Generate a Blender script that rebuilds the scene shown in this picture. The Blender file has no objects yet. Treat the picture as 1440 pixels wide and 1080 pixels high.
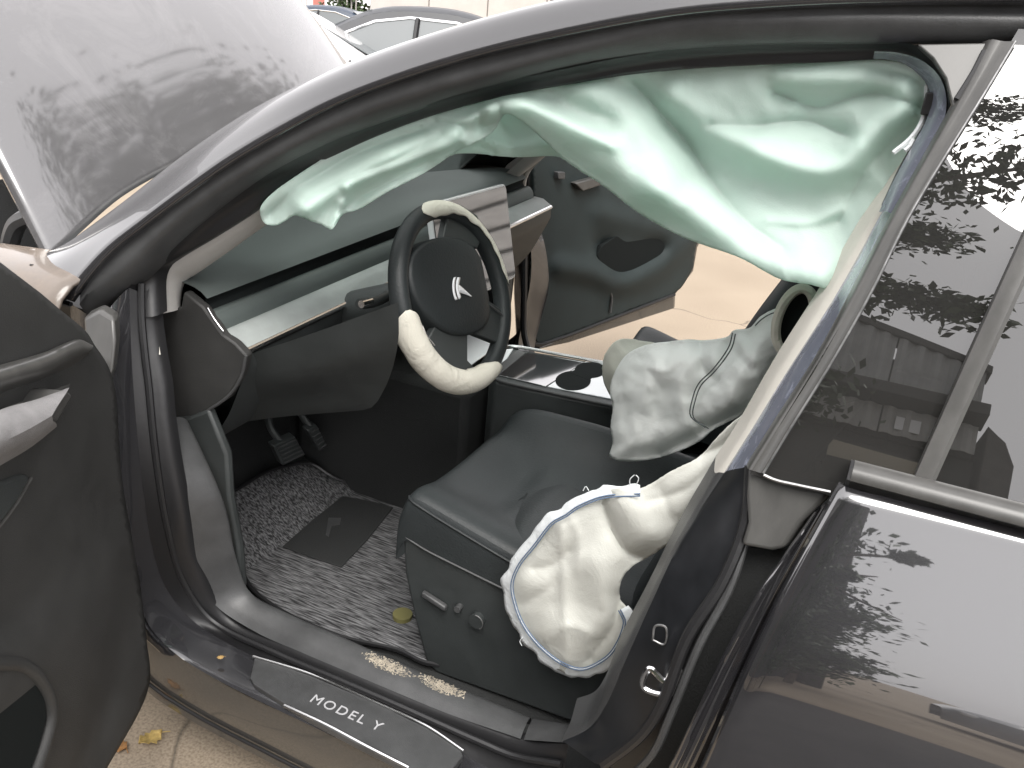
import bpy, bmesh, math, random
import numpy as np
from mathutils import Vector, noise
from mathutils.geometry import delaunay_2d_cdt
random.seed(7)
scn = bpy.context.scene
COL = scn.collection
rad = math.radians

# ------------------------------------------------------------------ camera
CP = np.array([1.80, -1.84, 1.51]); AZ, PITCH, ROLL, FPX = .4034, .4018, .0936, 1192.
cf = np.array([-math.sin(AZ)*math.cos(PITCH), math.cos(AZ)*math.cos(PITCH), -math.sin(PITCH)])
_r = np.cross(cf, [0, 0, 1]); _r /= np.linalg.norm(_r); _u = np.cross(_r, cf)
cr = _r*math.cos(ROLL) + _u*math.sin(ROLL); cu = -_r*math.sin(ROLL) + _u*math.cos(ROLL)
cam = bpy.data.cameras.new('camera'); camo = bpy.data.objects.new('camera', cam); COL.objects.link(camo)
from mathutils import Matrix
camo.matrix_world = Matrix(((cr[0], cu[0], -cf[0], CP[0]), (cr[1], cu[1], -cf[1], CP[1]), (cr[2], cu[2], -cf[2], CP[2]), (0, 0, 0, 1)))
cam.sensor_width = 36; cam.lens = 36*FPX/1440; cam.clip_start = .02; cam.clip_end = 2000
scn.camera = camo
# ------------------------------------------------------------------ sky, sun, exposure
w = bpy.data.worlds.new('World'); scn.world = w; w.use_nodes = True
nt = w.node_tree; bg = nt.nodes['Background']
sky = nt.nodes.new('ShaderNodeTexSky'); sky.sky_type = 'NISHITA'; sky.sun_disc = False
sky.sun_elevation = rad(58); sky.sun_rotation = rad(150); sky.air_density = 1.0; sky.dust_density = 3.0
hs = nt.nodes.new('ShaderNodeHueSaturation'); hs.inputs['Saturation'].default_value = .12
mx = nt.nodes.new('ShaderNodeMix'); mx.data_type = 'RGBA'; mx.inputs['Factor'].default_value = .8
mx.inputs['B'].default_value = (5.0, 4.85, 4.9, 1)
nt.links.new(sky.outputs[0], hs.inputs['Color']); nt.links.new(hs.outputs[0], mx.inputs['A'])
nt.links.new(mx.outputs['Result'], bg.inputs['Color']); bg.inputs['Strength'].default_value = .13
sl = bpy.data.lights.new('sun', 'SUN'); sl.energy = 1.0; sl.angle = rad(35); sl.color = (1, .97, .92)
so = bpy.data.objects.new('sun', sl); COL.objects.link(so)
so.rotation_euler = (rad(32), 0, rad(30))
scn.view_settings.view_transform = 'Standard'; scn.view_settings.look = 'None'
scn.view_settings.exposure = 1.97; scn.view_settings.gamma = 1
scn.render.engine = 'CYCLES'; scn.cycles.use_denoising = True
scn.cycles.max_bounces = 10; scn.cycles.transparent_max_bounces = 12; scn.cycles.diffuse_bounces = 5

# ------------------------------------------------------------------ measuring helpers
def ray(px, py):
    d = cf + cr*((px-720)/FPX) - cu*((py-540)/FPX); return d/np.linalg.norm(d)
PZ = np.array([-.1, .1, .3, .45, .60, .70, .80, .88, .95, 1.03, 1.10, 1.30, 1.50, 1.56, 1.60, 1.64])
PY = np.array([-.84, -.88, -.91, -.950, -.978, -.975, -.958, -.932, -.904, -.870, -.840, -.75, -.645, -.607, -.56, -.46])
_tz = np.linspace(-.1, 1.64, 700); _ty = np.interp(_tz, PZ, PY)
_k = np.exp(-.5*(np.arange(-30, 31)/12.)**2); _k /= _k.sum()
_ty = np.convolve(np.pad(_ty, 30, mode='reflect', reflect_type='odd'), _k, 'valid')
def side_y(z): return float(np.interp(z, _tz, _ty))
def P(px, py, y=None, x=None, z=None, s=None, pl=None):
    """the point of the place seen at one spot of the photograph, on a known surface"""
    d = ray(px, py)
    if y is not None: t = (y-CP[1])/d[1]
    elif x is not None: t = (x-CP[0])/d[0]
    elif z is not None: t = (z-CP[2])/d[2]
    elif pl is not None: p0, n = pl; t = ((np.array(p0)-CP)@np.array(n))/(d@np.array(n))
    else:
        lo, hi = .2, 4.
        for _ in range(45):
            m = (lo+hi)/2; q = CP+d*m
            if q[1]-(side_y(q[2])+s) > 0: hi = m
            else: lo = m
        t = lo
    return Vector(CP+d*t)
def T(pts, **k): return [P(q[0], q[1], **k) for q in pts]
def crv(pts, n):
    """smooth curve through points, n samples evenly spaced"""
    p = [Vector(q) for q in pts]
    if len(p) == 2: return [p[0].lerp(p[1], i/(n-1)) for i in range(n)]
    q = [p[0]*2-p[1]] + p + [p[-1]*2-p[-2]]
    out = []
    for i in range(1, len(q)-2):
        a, b, c, d = q[i-1:i+3]
        t0 = 0; t1 = t0+max((b-a).length, 1e-6)**.5; t2 = t1+max((c-b).length, 1e-6)**.5; t3 = t2+max((d-c).length, 1e-6)**.5
        for k in range(12):
            t = t1+(t2-t1)*k/12
            A1 = a*((t1-t)/(t1-t0))+b*((t-t0)/(t1-t0)); A2 = b*((t2-t)/(t2-t1))+c*((t-t1)/(t2-t1)); A3 = c*((t3-t)/(t3-t2))+d*((t-t2)/(t3-t2))
            B1 = A1*((t2-t)/(t2-t0))+A2*((t-t0)/(t2-t0)); B2 = A2*((t3-t)/(t3-t1))+A3*((t-t1)/(t3-t1))
            out.append(B1*((t2-t)/(t2-t1))+B2*((t-t1)/(t2-t1)))
    out.append(p[-1])
    a = np.array(out); L = np.concatenate([[0], np.cumsum(np.linalg.norm(np.diff(a, axis=0), axis=1))])
    s = np.linspace(0, L[-1], n)
    return [Vector((np.interp(v, L, a[:, 0]), np.interp(v, L, a[:, 1]), np.interp(v, L, a[:, 2]))) for v in s]
# ------------------------------------------------------------------ object helpers
def empty(name, loc=(0, 0, 0), parent=None, label=None, cat=None, group=None):
    o = bpy.data.objects.new(name, None); COL.objects.link(o); o.location = loc; o.empty_display_size = .1
    if parent: o.parent = parent
    return tag(o, label, cat, group)
def tag(o, label=None, cat=None, group=None, kind=None):
    if label: o['label'] = label
    if cat: o['category'] = cat
    if group: o['group'] = group
    if kind: o['kind'] = kind
    return o
def obj(name, verts, faces, m, parent=None, smooth=True, solid=0, offset=-1, subs=0, bevel=0, sharp=40, bseg=2):
    me = bpy.data.meshes.new(name); me.from_pydata([tuple(v) for v in verts], [], faces); me.validate()
    bm = bmesh.new(); bm.from_mesh(me); bmesh.ops.remove_doubles(bm, verts=bm.verts, dist=1e-5)
    bmesh.ops.recalc_face_normals(bm, faces=bm.faces) if not solid else None
    bm.to_mesh(me); bm.free()
    me.materials.append(m)
    if smooth:
        me.polygons.foreach_set('use_smooth', [True]*len(me.polygons)); me.set_sharp_from_angle(angle=rad(sharp))
    o = bpy.data.objects.new(name, me); COL.objects.link(o)
    if parent: o.parent = parent; o.location = -wloc(parent)
    if solid:
        md = o.modifiers.new('thick', 'SOLIDIFY'); md.thickness = solid; md.offset = offset
    if bevel:
        md = o.modifiers.new('edge', 'BEVEL'); md.width = bevel; md.segments = bseg; md.limit_method = 'ANGLE'; md.angle_limit = rad(35); md.harden_normals = False
    if subs:
        md = o.modifiers.new('round', 'SUBSURF'); md.levels = subs; md.render_levels = subs
    return o
def wloc(o):
    v = Vector((0, 0, 0))
    while o: v += o.location; o = o.parent
    return v
def grid(curves, n=60, m=None, close=False):
    cs = [crv(c, n) for c in curves]
    if m: cs = list(zip(*[crv([c[i] for c in cs], m) for i in range(n)]))
    k = len(cs); v = [p for c in cs for p in c]; f = []
    for i in range(k-1):
        for j in range(n-1):
            f.append((i*n+j, i*n+j+1, (i+1)*n+j+1, (i+1)*n+j))
    return v, f
def loft(name, curves, m, parent, n=60, rows=None, **k):
    v, f = grid(curves, n, rows); return obj(name, v, f, m, parent, **k)
def tubegeo(pts, r, n=None, seg=8, closed=False, rf=None):
    p = crv(pts, n) if n else [Vector(q) for q in pts]
    if closed: p = p[:-1] if (p[0]-p[-1]).length < 1e-5 else p
    v, f = [], []; N = len(p); up = None
    for i in range(N):
        t = (p[(i+1) % N]-p[i-1]) if closed or 0 < i < N-1 else (p[min(i+1, N-1)]-p[max(i-1, 0)])
        if t.length < 1e-9: t = Vector((1, 0, 0))
        t.normalize()
        if up is None: up = t.orthogonal().normalized()
        up = (up-t*up.dot(t)).normalized(); b = t.cross(up)
        rr = r if rf is None else r*rf(i/(N-1))
        for k in range(seg):
            a = 2*math.pi*k/seg; v.append(p[i]+up*math.cos(a)*rr+b*math.sin(a)*rr)
    for i in range(N if closed else N-1):
        j = (i+1) % N
        for k in range(seg):
            f.append((i*seg+k, i*seg+(k+1) % seg, j*seg+(k+1) % seg, j*seg+k))
    if not closed:
        f.append(tuple(range(seg))[::-1]); f.append(tuple((N-1)*seg+k for k in range(seg)))
    return v, f
def tube(name, pts, r, m, parent, n=None, seg=8, closed=False, rf=None, **k):
    v, f = tubegeo(pts, r, n, seg, closed, rf); return obj(name, v, f, m, parent, **k)
def join(parts):
    V, F = [], []
    for v, f in parts:
        o = len(V); V += list(v); F += [tuple(i+o for i in q) for q in f]
    return V, F
def prism(name, pts, off, m, parent, bevel=.002, smooth=True, **k):
    """polygon of 3D points extruded along a vector"""
    p = [Vector(q) for q in pts]; o = Vector(off); n = len(p)
    v = p+[q+o for q in p]
    f = [tuple(range(n)), tuple(range(2*n-1, n-1, -1))]+[(i, (i+1) % n, n+(i+1) % n, n+i) for i in range(n)]
    return obj(name, v, f, m, parent, bevel=bevel, smooth=smooth, **k)
def boxgeo(a, b):
    (x0, y0, z0), (x1, y1, z1) = a, b
    v = [(x0, y0, z0), (x1, y0, z0), (x1, y1, z0), (x0, y1, z0), (x0, y0, z1), (x1, y0, z1), (x1, y1, z1), (x0, y1, z1)]
    return [Vector(q) for q in v], [(0, 3, 2, 1), (4, 5, 6, 7), (0, 1, 5, 4), (1, 2, 6, 5), (2, 3, 7, 6), (3, 0, 4, 7)]
def box(name, a, b, m, parent, bevel=.006, **k):
    v, f = boxgeo(a, b); return obj(name, v, f, m, parent, bevel=bevel, **k)
def mirror(o, name=None):
    """same piece on the far side of the car"""
    me = o.data.copy()
    for v in me.vertices: v.co.y = -v.co.y
    me.flip_normals()
    c = o.copy(); c.data = me; COL.objects.link(c); c.parent = o.parent
    for md in c.modifiers:
        if md.type == 'SOLIDIFY': md.offset = md.offset
    return c
def inpoly(px, py, poly):
    x, y = poly[:, 0], poly[:, 1]; x2, y2 = np.roll(x, -1), np.roll(y, -1)
    c = np.zeros(px.shape, bool)
    for i in range(len(poly)):
        if y[i] == y2[i]: continue
        t = (y[i] > py) != (y2[i] > py)
        c ^= t & (px < (x2[i]-x[i])*(py-y[i])/(y2[i]-y[i])+x[i])
    return c
def dpoly(q, line, closed=False):
    L = np.array(line, float)
    if closed: L = np.vstack([L, L[:1]])
    best = np.full(len(q), 1e9); sg = np.zeros(len(q))
    for i in range(len(L)-1):
        a, b = L[i], L[i+1]; ab = b-a; t = np.clip(((q-a)@ab)/max(ab@ab, 1e-9), 0, 1)
        e = q-(a+t[:, None]*ab); d = np.hypot(e[:, 0], e[:, 1]); s = np.sign(ab[0]*e[:, 1]-ab[1]*e[:, 0])
        k = d < best; best = np.where(k, d, best); sg = np.where(k, s, sg)
    return best, sg
def smooth2(pts, n, closed=False):
    p = [Vector((a, b, 0)) for a, b in pts]
    if not closed: return np.array([(q.x, q.y) for q in crv(p, n)])
    m_ = len(p); e = p[-3:]+p+p[:4]
    fine = np.array([(q.x, q.y) for q in crv(e, 60*len(e))])
    i0 = np.argmin(np.hypot(*(fine-np.array([p[0].x, p[0].y])).T[:, :len(fine)//2])) ; tail = fine[len(fine)//2:]
    i1 = len(fine)//2+np.argmin(np.hypot(*(tail-np.array([p[0].x, p[0].y])).T))
    a = fine[i0:i1-2]; a = np.vstack([a, a[:1]]); L = np.concatenate([[0], np.cumsum(np.hypot(*np.diff(a, axis=0).T))]); q = np.linspace(0, L[-1], n)
    return np.stack([np.interp(q, L, a[:, 0]), np.interp(q, L, a[:, 1])], 1)
def cloth(name, outline, base, folds, m, parent, step=5, thick=.003, bulge=0, bw=25, wrinkle=0, wscale=40, seed=0, plane=None, osm=True, top=None, relax=4, fscale=1., crumple=0, cscale=70):
    """fabric panel with folds. base(px,py) -> depth in the car; folds are lines with height (towards the outside), width and kind"""
    ol = np.array(outline, float); L = np.hypot(*np.diff(np.vstack([ol, ol[:1]]), axis=0).T).sum()
    nb = max(12, int(L/step))
    bd = smooth2(outline, nb+1, True)[:-1] if osm else np.array(outline, float)
    x0, y0 = bd.min(0); x1, y1 = bd.max(0)
    gx, gy = np.meshgrid(np.arange(x0, x1, step), np.arange(y0, y1, step*.87)); gx[1::2] += step/2
    q = np.stack([gx.ravel(), gy.ravel()], 1)
    q = q[inpoly(q[:, 0], q[:, 1], bd)]; q = q[dpoly(q, bd, True)[0] > step*.55]
    allp = [Vector((float(a), float(b))) for a, b in np.vstack([bd, q])]
    ed = [(i, (i+1) % len(bd)) for i in range(len(bd))]
    vv, _, ff, *_ = delaunay_2d_cdt(allp, ed, [], 1, 1e-4)
    Q = np.array([(v.x, v.y) for v in vv])
    h = np.zeros(len(Q)); folds = [(f_[0], f_[1]*fscale)+tuple(f_[2:]) for f_ in folds]
    de = dpoly(Q, bd, True)[0]
    h += bulge*(1-np.exp(-(de/bw)**2))
    for fd in folds:
        line, amp, wd = fd[0], fd[1], fd[2]; kind = fd[3] if len(fd) > 3 else 'g'
        ln = smooth2(line, 40) if len(line) > 2 else np.array(line, float)
        d, s = dpoly(Q, ln)
        if kind == 'g': h += amp*np.exp(-(d/wd)**2)
        elif kind == 'c': h += amp*np.exp(-(np.sqrt(d*d+5)-2.2)/wd)
        elif kind == 's': h += amp*np.exp(-d/wd)*(.5+.5*np.tanh(s*d/4.))      # step that dies away on one side
    if wrinkle:
        for i, (a, b) in enumerate(Q):
            h[i] += wrinkle*(noise.noise((a/wscale+seed, b/wscale*1.4, seed))+.5*noise.noise((a/wscale*2.3+seed, b/wscale*2.1, seed+5)))
    if crumple:
        for i, (a, b) in enumerate(Q):
            wx = 18*noise.noise((a/70, b/70, seed+9)); wy = 18*noise.noise((a/70, b/70, seed+15))
            n1 = 1-2.2*abs(noise.noise(((a+wx)/cscale, (b+wy)/cscale, seed+2))); n2 = 1-2.2*abs(noise.noise(((a+wy)/cscale*2.1, (b+wx)/cscale*2.1, seed+7)))
            h[i] += crumple*(n1+.3*n2)
    if top is not None: h *= 1-np.exp(-(dpoly(Q, top)[0]/16.)**2)
    by = base(Q[:, 0], Q[:, 1])
    if plane is None: V = [P(a, b, y=float(yy-hh)) for (a, b), yy, hh in zip(Q, by, h)]
    else:
        p0, n = np.array(plane[0]), np.array(plane[1]); V = [P(a, b, pl=(p0+n*float(hh+yy), n)) for (a, b), yy, hh in zip(Q, by, h)]
    o = obj(name, V, [tuple(f) for f in ff], m, parent, solid=thick, offset=0, sharp=75)
    if relax:
        md = o.modifiers.new('relax', 'SMOOTH'); md.factor = .5; md.iterations = relax
        o.modifiers.move(1, 0)
    return o
def face_up(o):
    me = o.data
    if sum(p.normal.z*p.area for p in me.polygons) < 0: me.flip_normals()
    return o

# ------------------------------------------------------------------ materials
def mat(name, col, rough=.5, metal=0, spec=.5, coat=0, ior=1.5, noise_amt=0, nscale=8, bump=0, bscale=60, col2=None, sheen=0, nstretch=None, coord='Object'):
    m = bpy.data.materials.new(name); m.use_nodes = True; n = m.node_tree.nodes; l = m.node_tree.links
    b = n['Principled BSDF']; b.inputs['Base Color'].default_value = (*col, 1); b.inputs['Roughness'].default_value = rough
    b.inputs['Metallic'].default_value = metal; b.inputs['Specular IOR Level'].default_value = spec; b.inputs['IOR'].default_value = ior
    b.inputs['Coat Weight'].default_value = coat; b.inputs['Coat Roughness'].default_value = .04; b.inputs['Sheen Weight'].default_value = sheen
    tc = n.new('ShaderNodeTexCoord'); mp = n.new('ShaderNodeMapping'); l.new(tc.outputs[coord], mp.inputs[0])
    if nstretch: mp.inputs['Scale'].default_value = nstretch
    if noise_amt or col2:
        t = n.new('ShaderNodeTexNoise'); t.inputs['Scale'].default_value = nscale; t.inputs['Detail'].default_value = 7; t.inputs['Roughness'].default_value = .65
        l.new(mp.outputs[0], t.inputs['Vector'])
        r = n.new('ShaderNodeValToRGB'); r.color_ramp.elements[0].position = .35; r.color_ramp.elements[1].position = .68
        c2 = col2 or tuple(min(1, c*(1+noise_amt)) for c in col)
        c1 = tuple(c*(1-noise_amt) for c in col) if not col2 else col
        r.color_ramp.elements[0].color = (*c1, 1); r.color_ramp.elements[1].color = (*c2, 1)
        l.new(t.outputs[0], r.inputs[0]); l.new(r.outputs[0], b.inputs['Base Color'])
        rr = n.new('ShaderNodeMapRange'); rr.inputs[3].default_value = max(0, rough-.08); rr.inputs[4].default_value = min(1, rough+.1)
        l.new(t.outputs[0], rr.inputs[0]); l.new(rr.outputs[0], b.inputs['Roughness'])
    if bump:
        t2 = n.new('ShaderNodeTexNoise'); t2.inputs['Scale'].default_value = bscale; t2.inputs['Detail'].default_value = 4
        l.new(mp.outputs[0], t2.inputs['Vector'])
        bp = n.new('ShaderNodeBump'); bp.inputs['Strength'].default_value = bump; bp.inputs['Distance'].default_value = .002
        l.new(t2.outputs[0], bp.inputs['Height']); l.new(bp.outputs[0], b.inputs['Normal'])
    return m
def paint(name, col, dust, dlo=.45, dhi=.75, dscale=3.0, stretch=(1, 1, 1), ior=1.75, drough=.6, crough=.015, dmin=.35):
    """car paint: dark base under clear lacquer, with a broken dust film that also carries painted reflection tone"""
    m = mat(name, col, rough=.25, coat=1, spec=.5); n = m.node_tree.nodes; l = m.node_tree.links; b = n['Principled BSDF']
    b.inputs['Coat IOR'].default_value = ior; b.inputs['Coat Roughness'].default_value = crough
    tc = n.new('ShaderNodeTexCoord'); mp = n.new('ShaderNodeMapping'); l.new(tc.outputs['Object'], mp.inputs[0]); mp.inputs['Scale'].default_value = stretch
    t = n.new('ShaderNodeTexNoise'); t.inputs['Scale'].default_value = dscale; t.inputs['Distortion'].default_value = 1.2; t.inputs['Detail'].default_value = 9; t.inputs['Roughness'].default_value = .7; l.new(mp.outputs[0], t.inputs['Vector'])
    r = n.new('ShaderNodeMapRange'); r.inputs[1].default_value = dlo; r.inputs[2].default_value = dhi; r.inputs[3].default_value = dust[3]*dmin; r.inputs[4].default_value = dust[3]; l.new(t.outputs[0], r.inputs[0])
    d = n.new('ShaderNodeBsdfDiffuse'); d.inputs[0].default_value = (*dust[:3], 1); d.inputs[1].default_value = .5
    mx = n.new('ShaderNodeMixShader'); l.new(r.outputs[0], mx.inputs[0]); l.new(b.outputs[0], mx.inputs[1]); l.new(d.outputs[0], mx.inputs[2])
    l.new(mx.outputs[0], n['Material Output'].inputs[0])
    return m
def fabric(name, col, tcol, trans=.35, rough=.85, bump=.3, crease=.012):
    m = mat(name, col, rough=rough, spec=.12, bump=bump, bscale=450, noise_amt=.05, nscale=5)
    n = m.node_tree.nodes; l = m.node_tree.links; b = n['Principled BSDF']
    tc = n.new('ShaderNodeTexCoord'); tw = n.new('ShaderNodeTexNoise'); tw.inputs['Scale'].default_value = 16; tw.inputs['Detail'].default_value = 5; tw.inputs['Distortion'].default_value = .8; tw.inputs['Roughness'].default_value = .6
    l.new(tc.outputs['Object'], tw.inputs['Vector']); b2 = n.new('ShaderNodeBump'); b2.inputs['Strength'].default_value = .55; b2.inputs['Distance'].default_value = crease
    l.new(tw.outputs[0], b2.inputs['Height']); ob = [q for q in n if q.type == 'BUMP' and q != b2][0]; l.new(b2.outputs[0], ob.inputs['Normal'])
    t = n.new('ShaderNodeBsdfTranslucent'); t.inputs[0].default_value = (*tcol, 1)
    mx = n.new('ShaderNodeMixShader'); mx.inputs[0].default_value = trans
    l.new(b.outputs[0], mx.inputs[1]); l.new(t.outputs[0], mx.inputs[2]); l.new(mx.outputs[0], n['Material Output'].inputs[0])
    return m
def glass(name, tint, ior=1.5, rough=.0, extra=0.0):
    m = bpy.data.materials.new(name); m.use_nodes = True; n = m.node_tree.nodes; l = m.node_tree.links
    n.remove(n['Principled BSDF'])
    t = n.new('ShaderNodeBsdfTransparent'); t.inputs[0].default_value = (*tint, 1)
    g = n.new('ShaderNodeBsdfGlossy'); g.inputs['Roughness'].default_value = rough
    fr = n.new('ShaderNodeFresnel'); fr.inputs[0].default_value = ior
    mx = n.new('ShaderNodeMixShader'); l.new(fr.outputs[0], mx.inputs[0]); l.new(t.outputs[0], mx.inputs[1]); l.new(g.outputs[0], mx.inputs[2])
    if extra:
        d = n.new('ShaderNodeBsdfDiffuse'); d.inputs[0].default_value = (.5, .49, .47, 1); m2 = n.new('ShaderNodeMixShader'); m2.inputs[0].default_value = extra
        l.new(mx.outputs[0], m2.inputs[1]); l.new(d.outputs[0], m2.inputs[2]); mx = m2
    l.new(mx.outputs[0], n['Material Output'].inputs[0])
    return m
M = {}
M['paint'] = paint('dusty dark paint', (.012, .012, .014), (.24, .23, .23, .03), ior=2.15)
M['paint_hood'] = paint('smeared hood paint', (.02, .02, .021), (.40, .39, .40, .36), dlo=.48, dhi=.75, dscale=3.5, stretch=(1, 1, 1), ior=2.0, crough=.06, dmin=.45)  # smears; the even dust share also lifts the dark reflections
M['rail'] = paint('pillar paint', (.012, .012, .014), (.24, .23, .235, .10), ior=1.75)
M['paint_dirty'] = paint('dirty sill paint', (.02, .02, .02), (.085, .082, .075, .45), dlo=.4, dhi=.7, dscale=2.5)
M['paint_sill'] = paint('scuffed sill paint', (.014, .014, .016), (.22, .22, .23, .16), dlo=.55, dhi=.75, dscale=6)
M['film'] = paint('bluish pillar film', (.016, .018, .027), (.40, .43, .52, .6), dlo=.53, dhi=.68, dscale=16, ior=1.6)
M['pillar'] = mat('black pillar paint', (.014, .015, .017), .30, spec=.45, noise_amt=.3, nscale=12)
M['wing'] = paint('wing paint with tan reflection', (.05, .045, .04), (.26, .215, .18, .75), dlo=.3, dhi=.7, dscale=3, ior=1.5)  # tan layer paints in the peach reflection of the ground
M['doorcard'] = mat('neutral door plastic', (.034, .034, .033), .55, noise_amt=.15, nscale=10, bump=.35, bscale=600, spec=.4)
M['doorcard2'] = mat('far door plastic', (.023, .031, .031), .65, noise_amt=.12, nscale=10, bump=.35, bscale=600, spec=.25)  # cooler copy of the door plastic, offsetting warm ground bounce
M['black'] = mat('black rubber', (.012, .012, .013), .45, bump=.2, bscale=80)
M['satin'] = mat('satin grey plastic', (.055, .056, .057), .40, noise_amt=.15, nscale=20, bump=.25, bscale=500)
M['dark'] = mat('dark grained plastic', (.032, .036, .036), .5, noise_amt=.15, nscale=10, bump=.35, bscale=600)
M['deep'] = mat('black carpet', (.017, .018, .018), .9, bump=.6, bscale=300)
M['frame'] = mat('weathered grey moulding', (.062, .061, .058), .30, noise_amt=.2, nscale=25, nstretch=(1, 1, .3))
M['dash'] = mat('lit dashboard skin', (.086, .102, .098), .55, noise_amt=.08, nscale=6, bump=.3, bscale=700)  # grey raised to carry daylight coming through the windscreen
M['trim'] = mat('pale woven trim', (.31, .335, .325), .6, noise_amt=.08, nscale=15, bump=.4, bscale=700)
M['silver'] = mat('silver trim', (.75, .75, .75), .25, metal=1)
M['chrome'] = mat('bright metal', (.8, .8, .8), .15, metal=1, noise_amt=.15, nscale=60)
M['leather'] = mat('black leather', (.020, .0235, .0245), .48, spec=.35, bump=.35, bscale=220, noise_amt=.15, nscale=6)
M['leather2'] = mat('black leather insert', (.0215, .0245, .0255), .5, spec=.35, bump=.4, bscale=260, noise_amt=.15, nscale=6)
M['cream'] = mat('cream pillar cloth', (.52, .50, .45), .7, bump=.3, bscale=500, noise_amt=.08)
M['apillar'] = mat('pale pillar cloth', (.40, .39, .37), .8, bump=.3, bscale=500, noise_amt=.08)
M['mint'] = fabric('mint airbag fabric', (.70, .79, .75), (.72, .92, .84), .48, crease=.005)
M['ivory'] = fabric('ivory airbag fabric', (.60, .605, .56), (.6, .57, .48), .12, crease=.006)
M['hem'] = fabric('white airbag hem', (.74, .77, .78), (.7, .75, .75), .15)
M['sage'] = fabric('coated sage airbag fabric', (.88, .90, .88), (.8, .84, .81), .30, rough=.7, crease=.006)
M['beige'] = fabric('beige airbag fabric', (.66, .66, .59), (.6, .6, .5), .15, crease=.004)
M['foam'] = fabric('torn cream foam', (.58, .56, .49), (.5, .45, .32), .1, rough=.85)
M['thread'] = mat('blue thread', (.10, .15, .24), .8)
M['thread2'] = mat('dark thread', (.06, .07, .07), .8)
M['screen'] = mat('dark glass screen', (.02, .02, .022), .06, spec=.9, coat=1)
M['screen'].node_tree.nodes['Principled BSDF'].inputs['Coat IOR'].default_value = 2.3
M['piano'] = mat('white console finish', (.75, .76, .78), .2, coat=.5)
M['hole'] = mat('black recess shade', (.010, .012, .012), .8, spec=.1)  # near-black colour stands in for the shade inside recesses and slots
M['brush'] = mat('bare metal grey', (.25, .25, .25), .35, metal=.8, noise_amt=.3, nscale=60)
M['dust'] = mat('spilled sand dust', (.30, .265, .21), .95, noise_amt=.35, nscale=60, bump=.8, bscale=120)
M['letter'] = mat('pale print', (.40, .40, .41), .5)
M['tint'] = glass('dark tinted window glass', (.07, .075, .075), 2.15, extra=.035)  # faint diffuse layer paints haze over the dark reflections
M['clear'] = glass('windscreen glass', (.80, .86, .83), 1.5)
M['roofglass'] = glass('dark roof glass', (.16, .18, .18), 1.6)
M['armrest'] = mat('grey arm rest cloth', (.20, .195, .195), .75, bump=.5, bscale=900, noise_amt=.12, nscale=40)
# woven mat
def matmat():
    m = mat('melange floor mat', (.10, .10, .10), .95); n = m.node_tree.nodes; l = m.node_tree.links; b = n['Principled BSDF']
    tc = n.new('ShaderNodeTexCoord'); mp = n.new('ShaderNodeMapping'); mp.inputs['Scale'].default_value = (24, 260, 200); mp.inputs['Rotation'].default_value = (0, 0, rad(-20)); l.new(tc.outputs['Object'], mp.inputs[0])
    t = n.new('ShaderNodeTexNoise'); t.inputs['Scale'].default_value = 1.0; t.inputs['Detail'].default_value = 3; l.new(mp.outputs[0], t.inputs['Vector'])
    r = n.new('ShaderNodeValToRGB'); e = r.color_ramp.elements; e[0].position = .38; e[0].color = (.012, .012, .013, 1); e[1].position = .68; e[1].color = (.175, .175, .18, 1)
    l.new(t.outputs[0], r.inputs[0]); l.new(r.outputs[0], b.inputs['Base Color'])
    bp = n.new('ShaderNodeBump'); bp.inputs['Strength'].default_value = .8; bp.inputs['Distance'].default_value = .004; l.new(t.outputs[0], bp.inputs['Height']); l.new(bp.outputs[0], b.inputs['Normal'])
    return m
M['mat'] = matmat()
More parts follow.
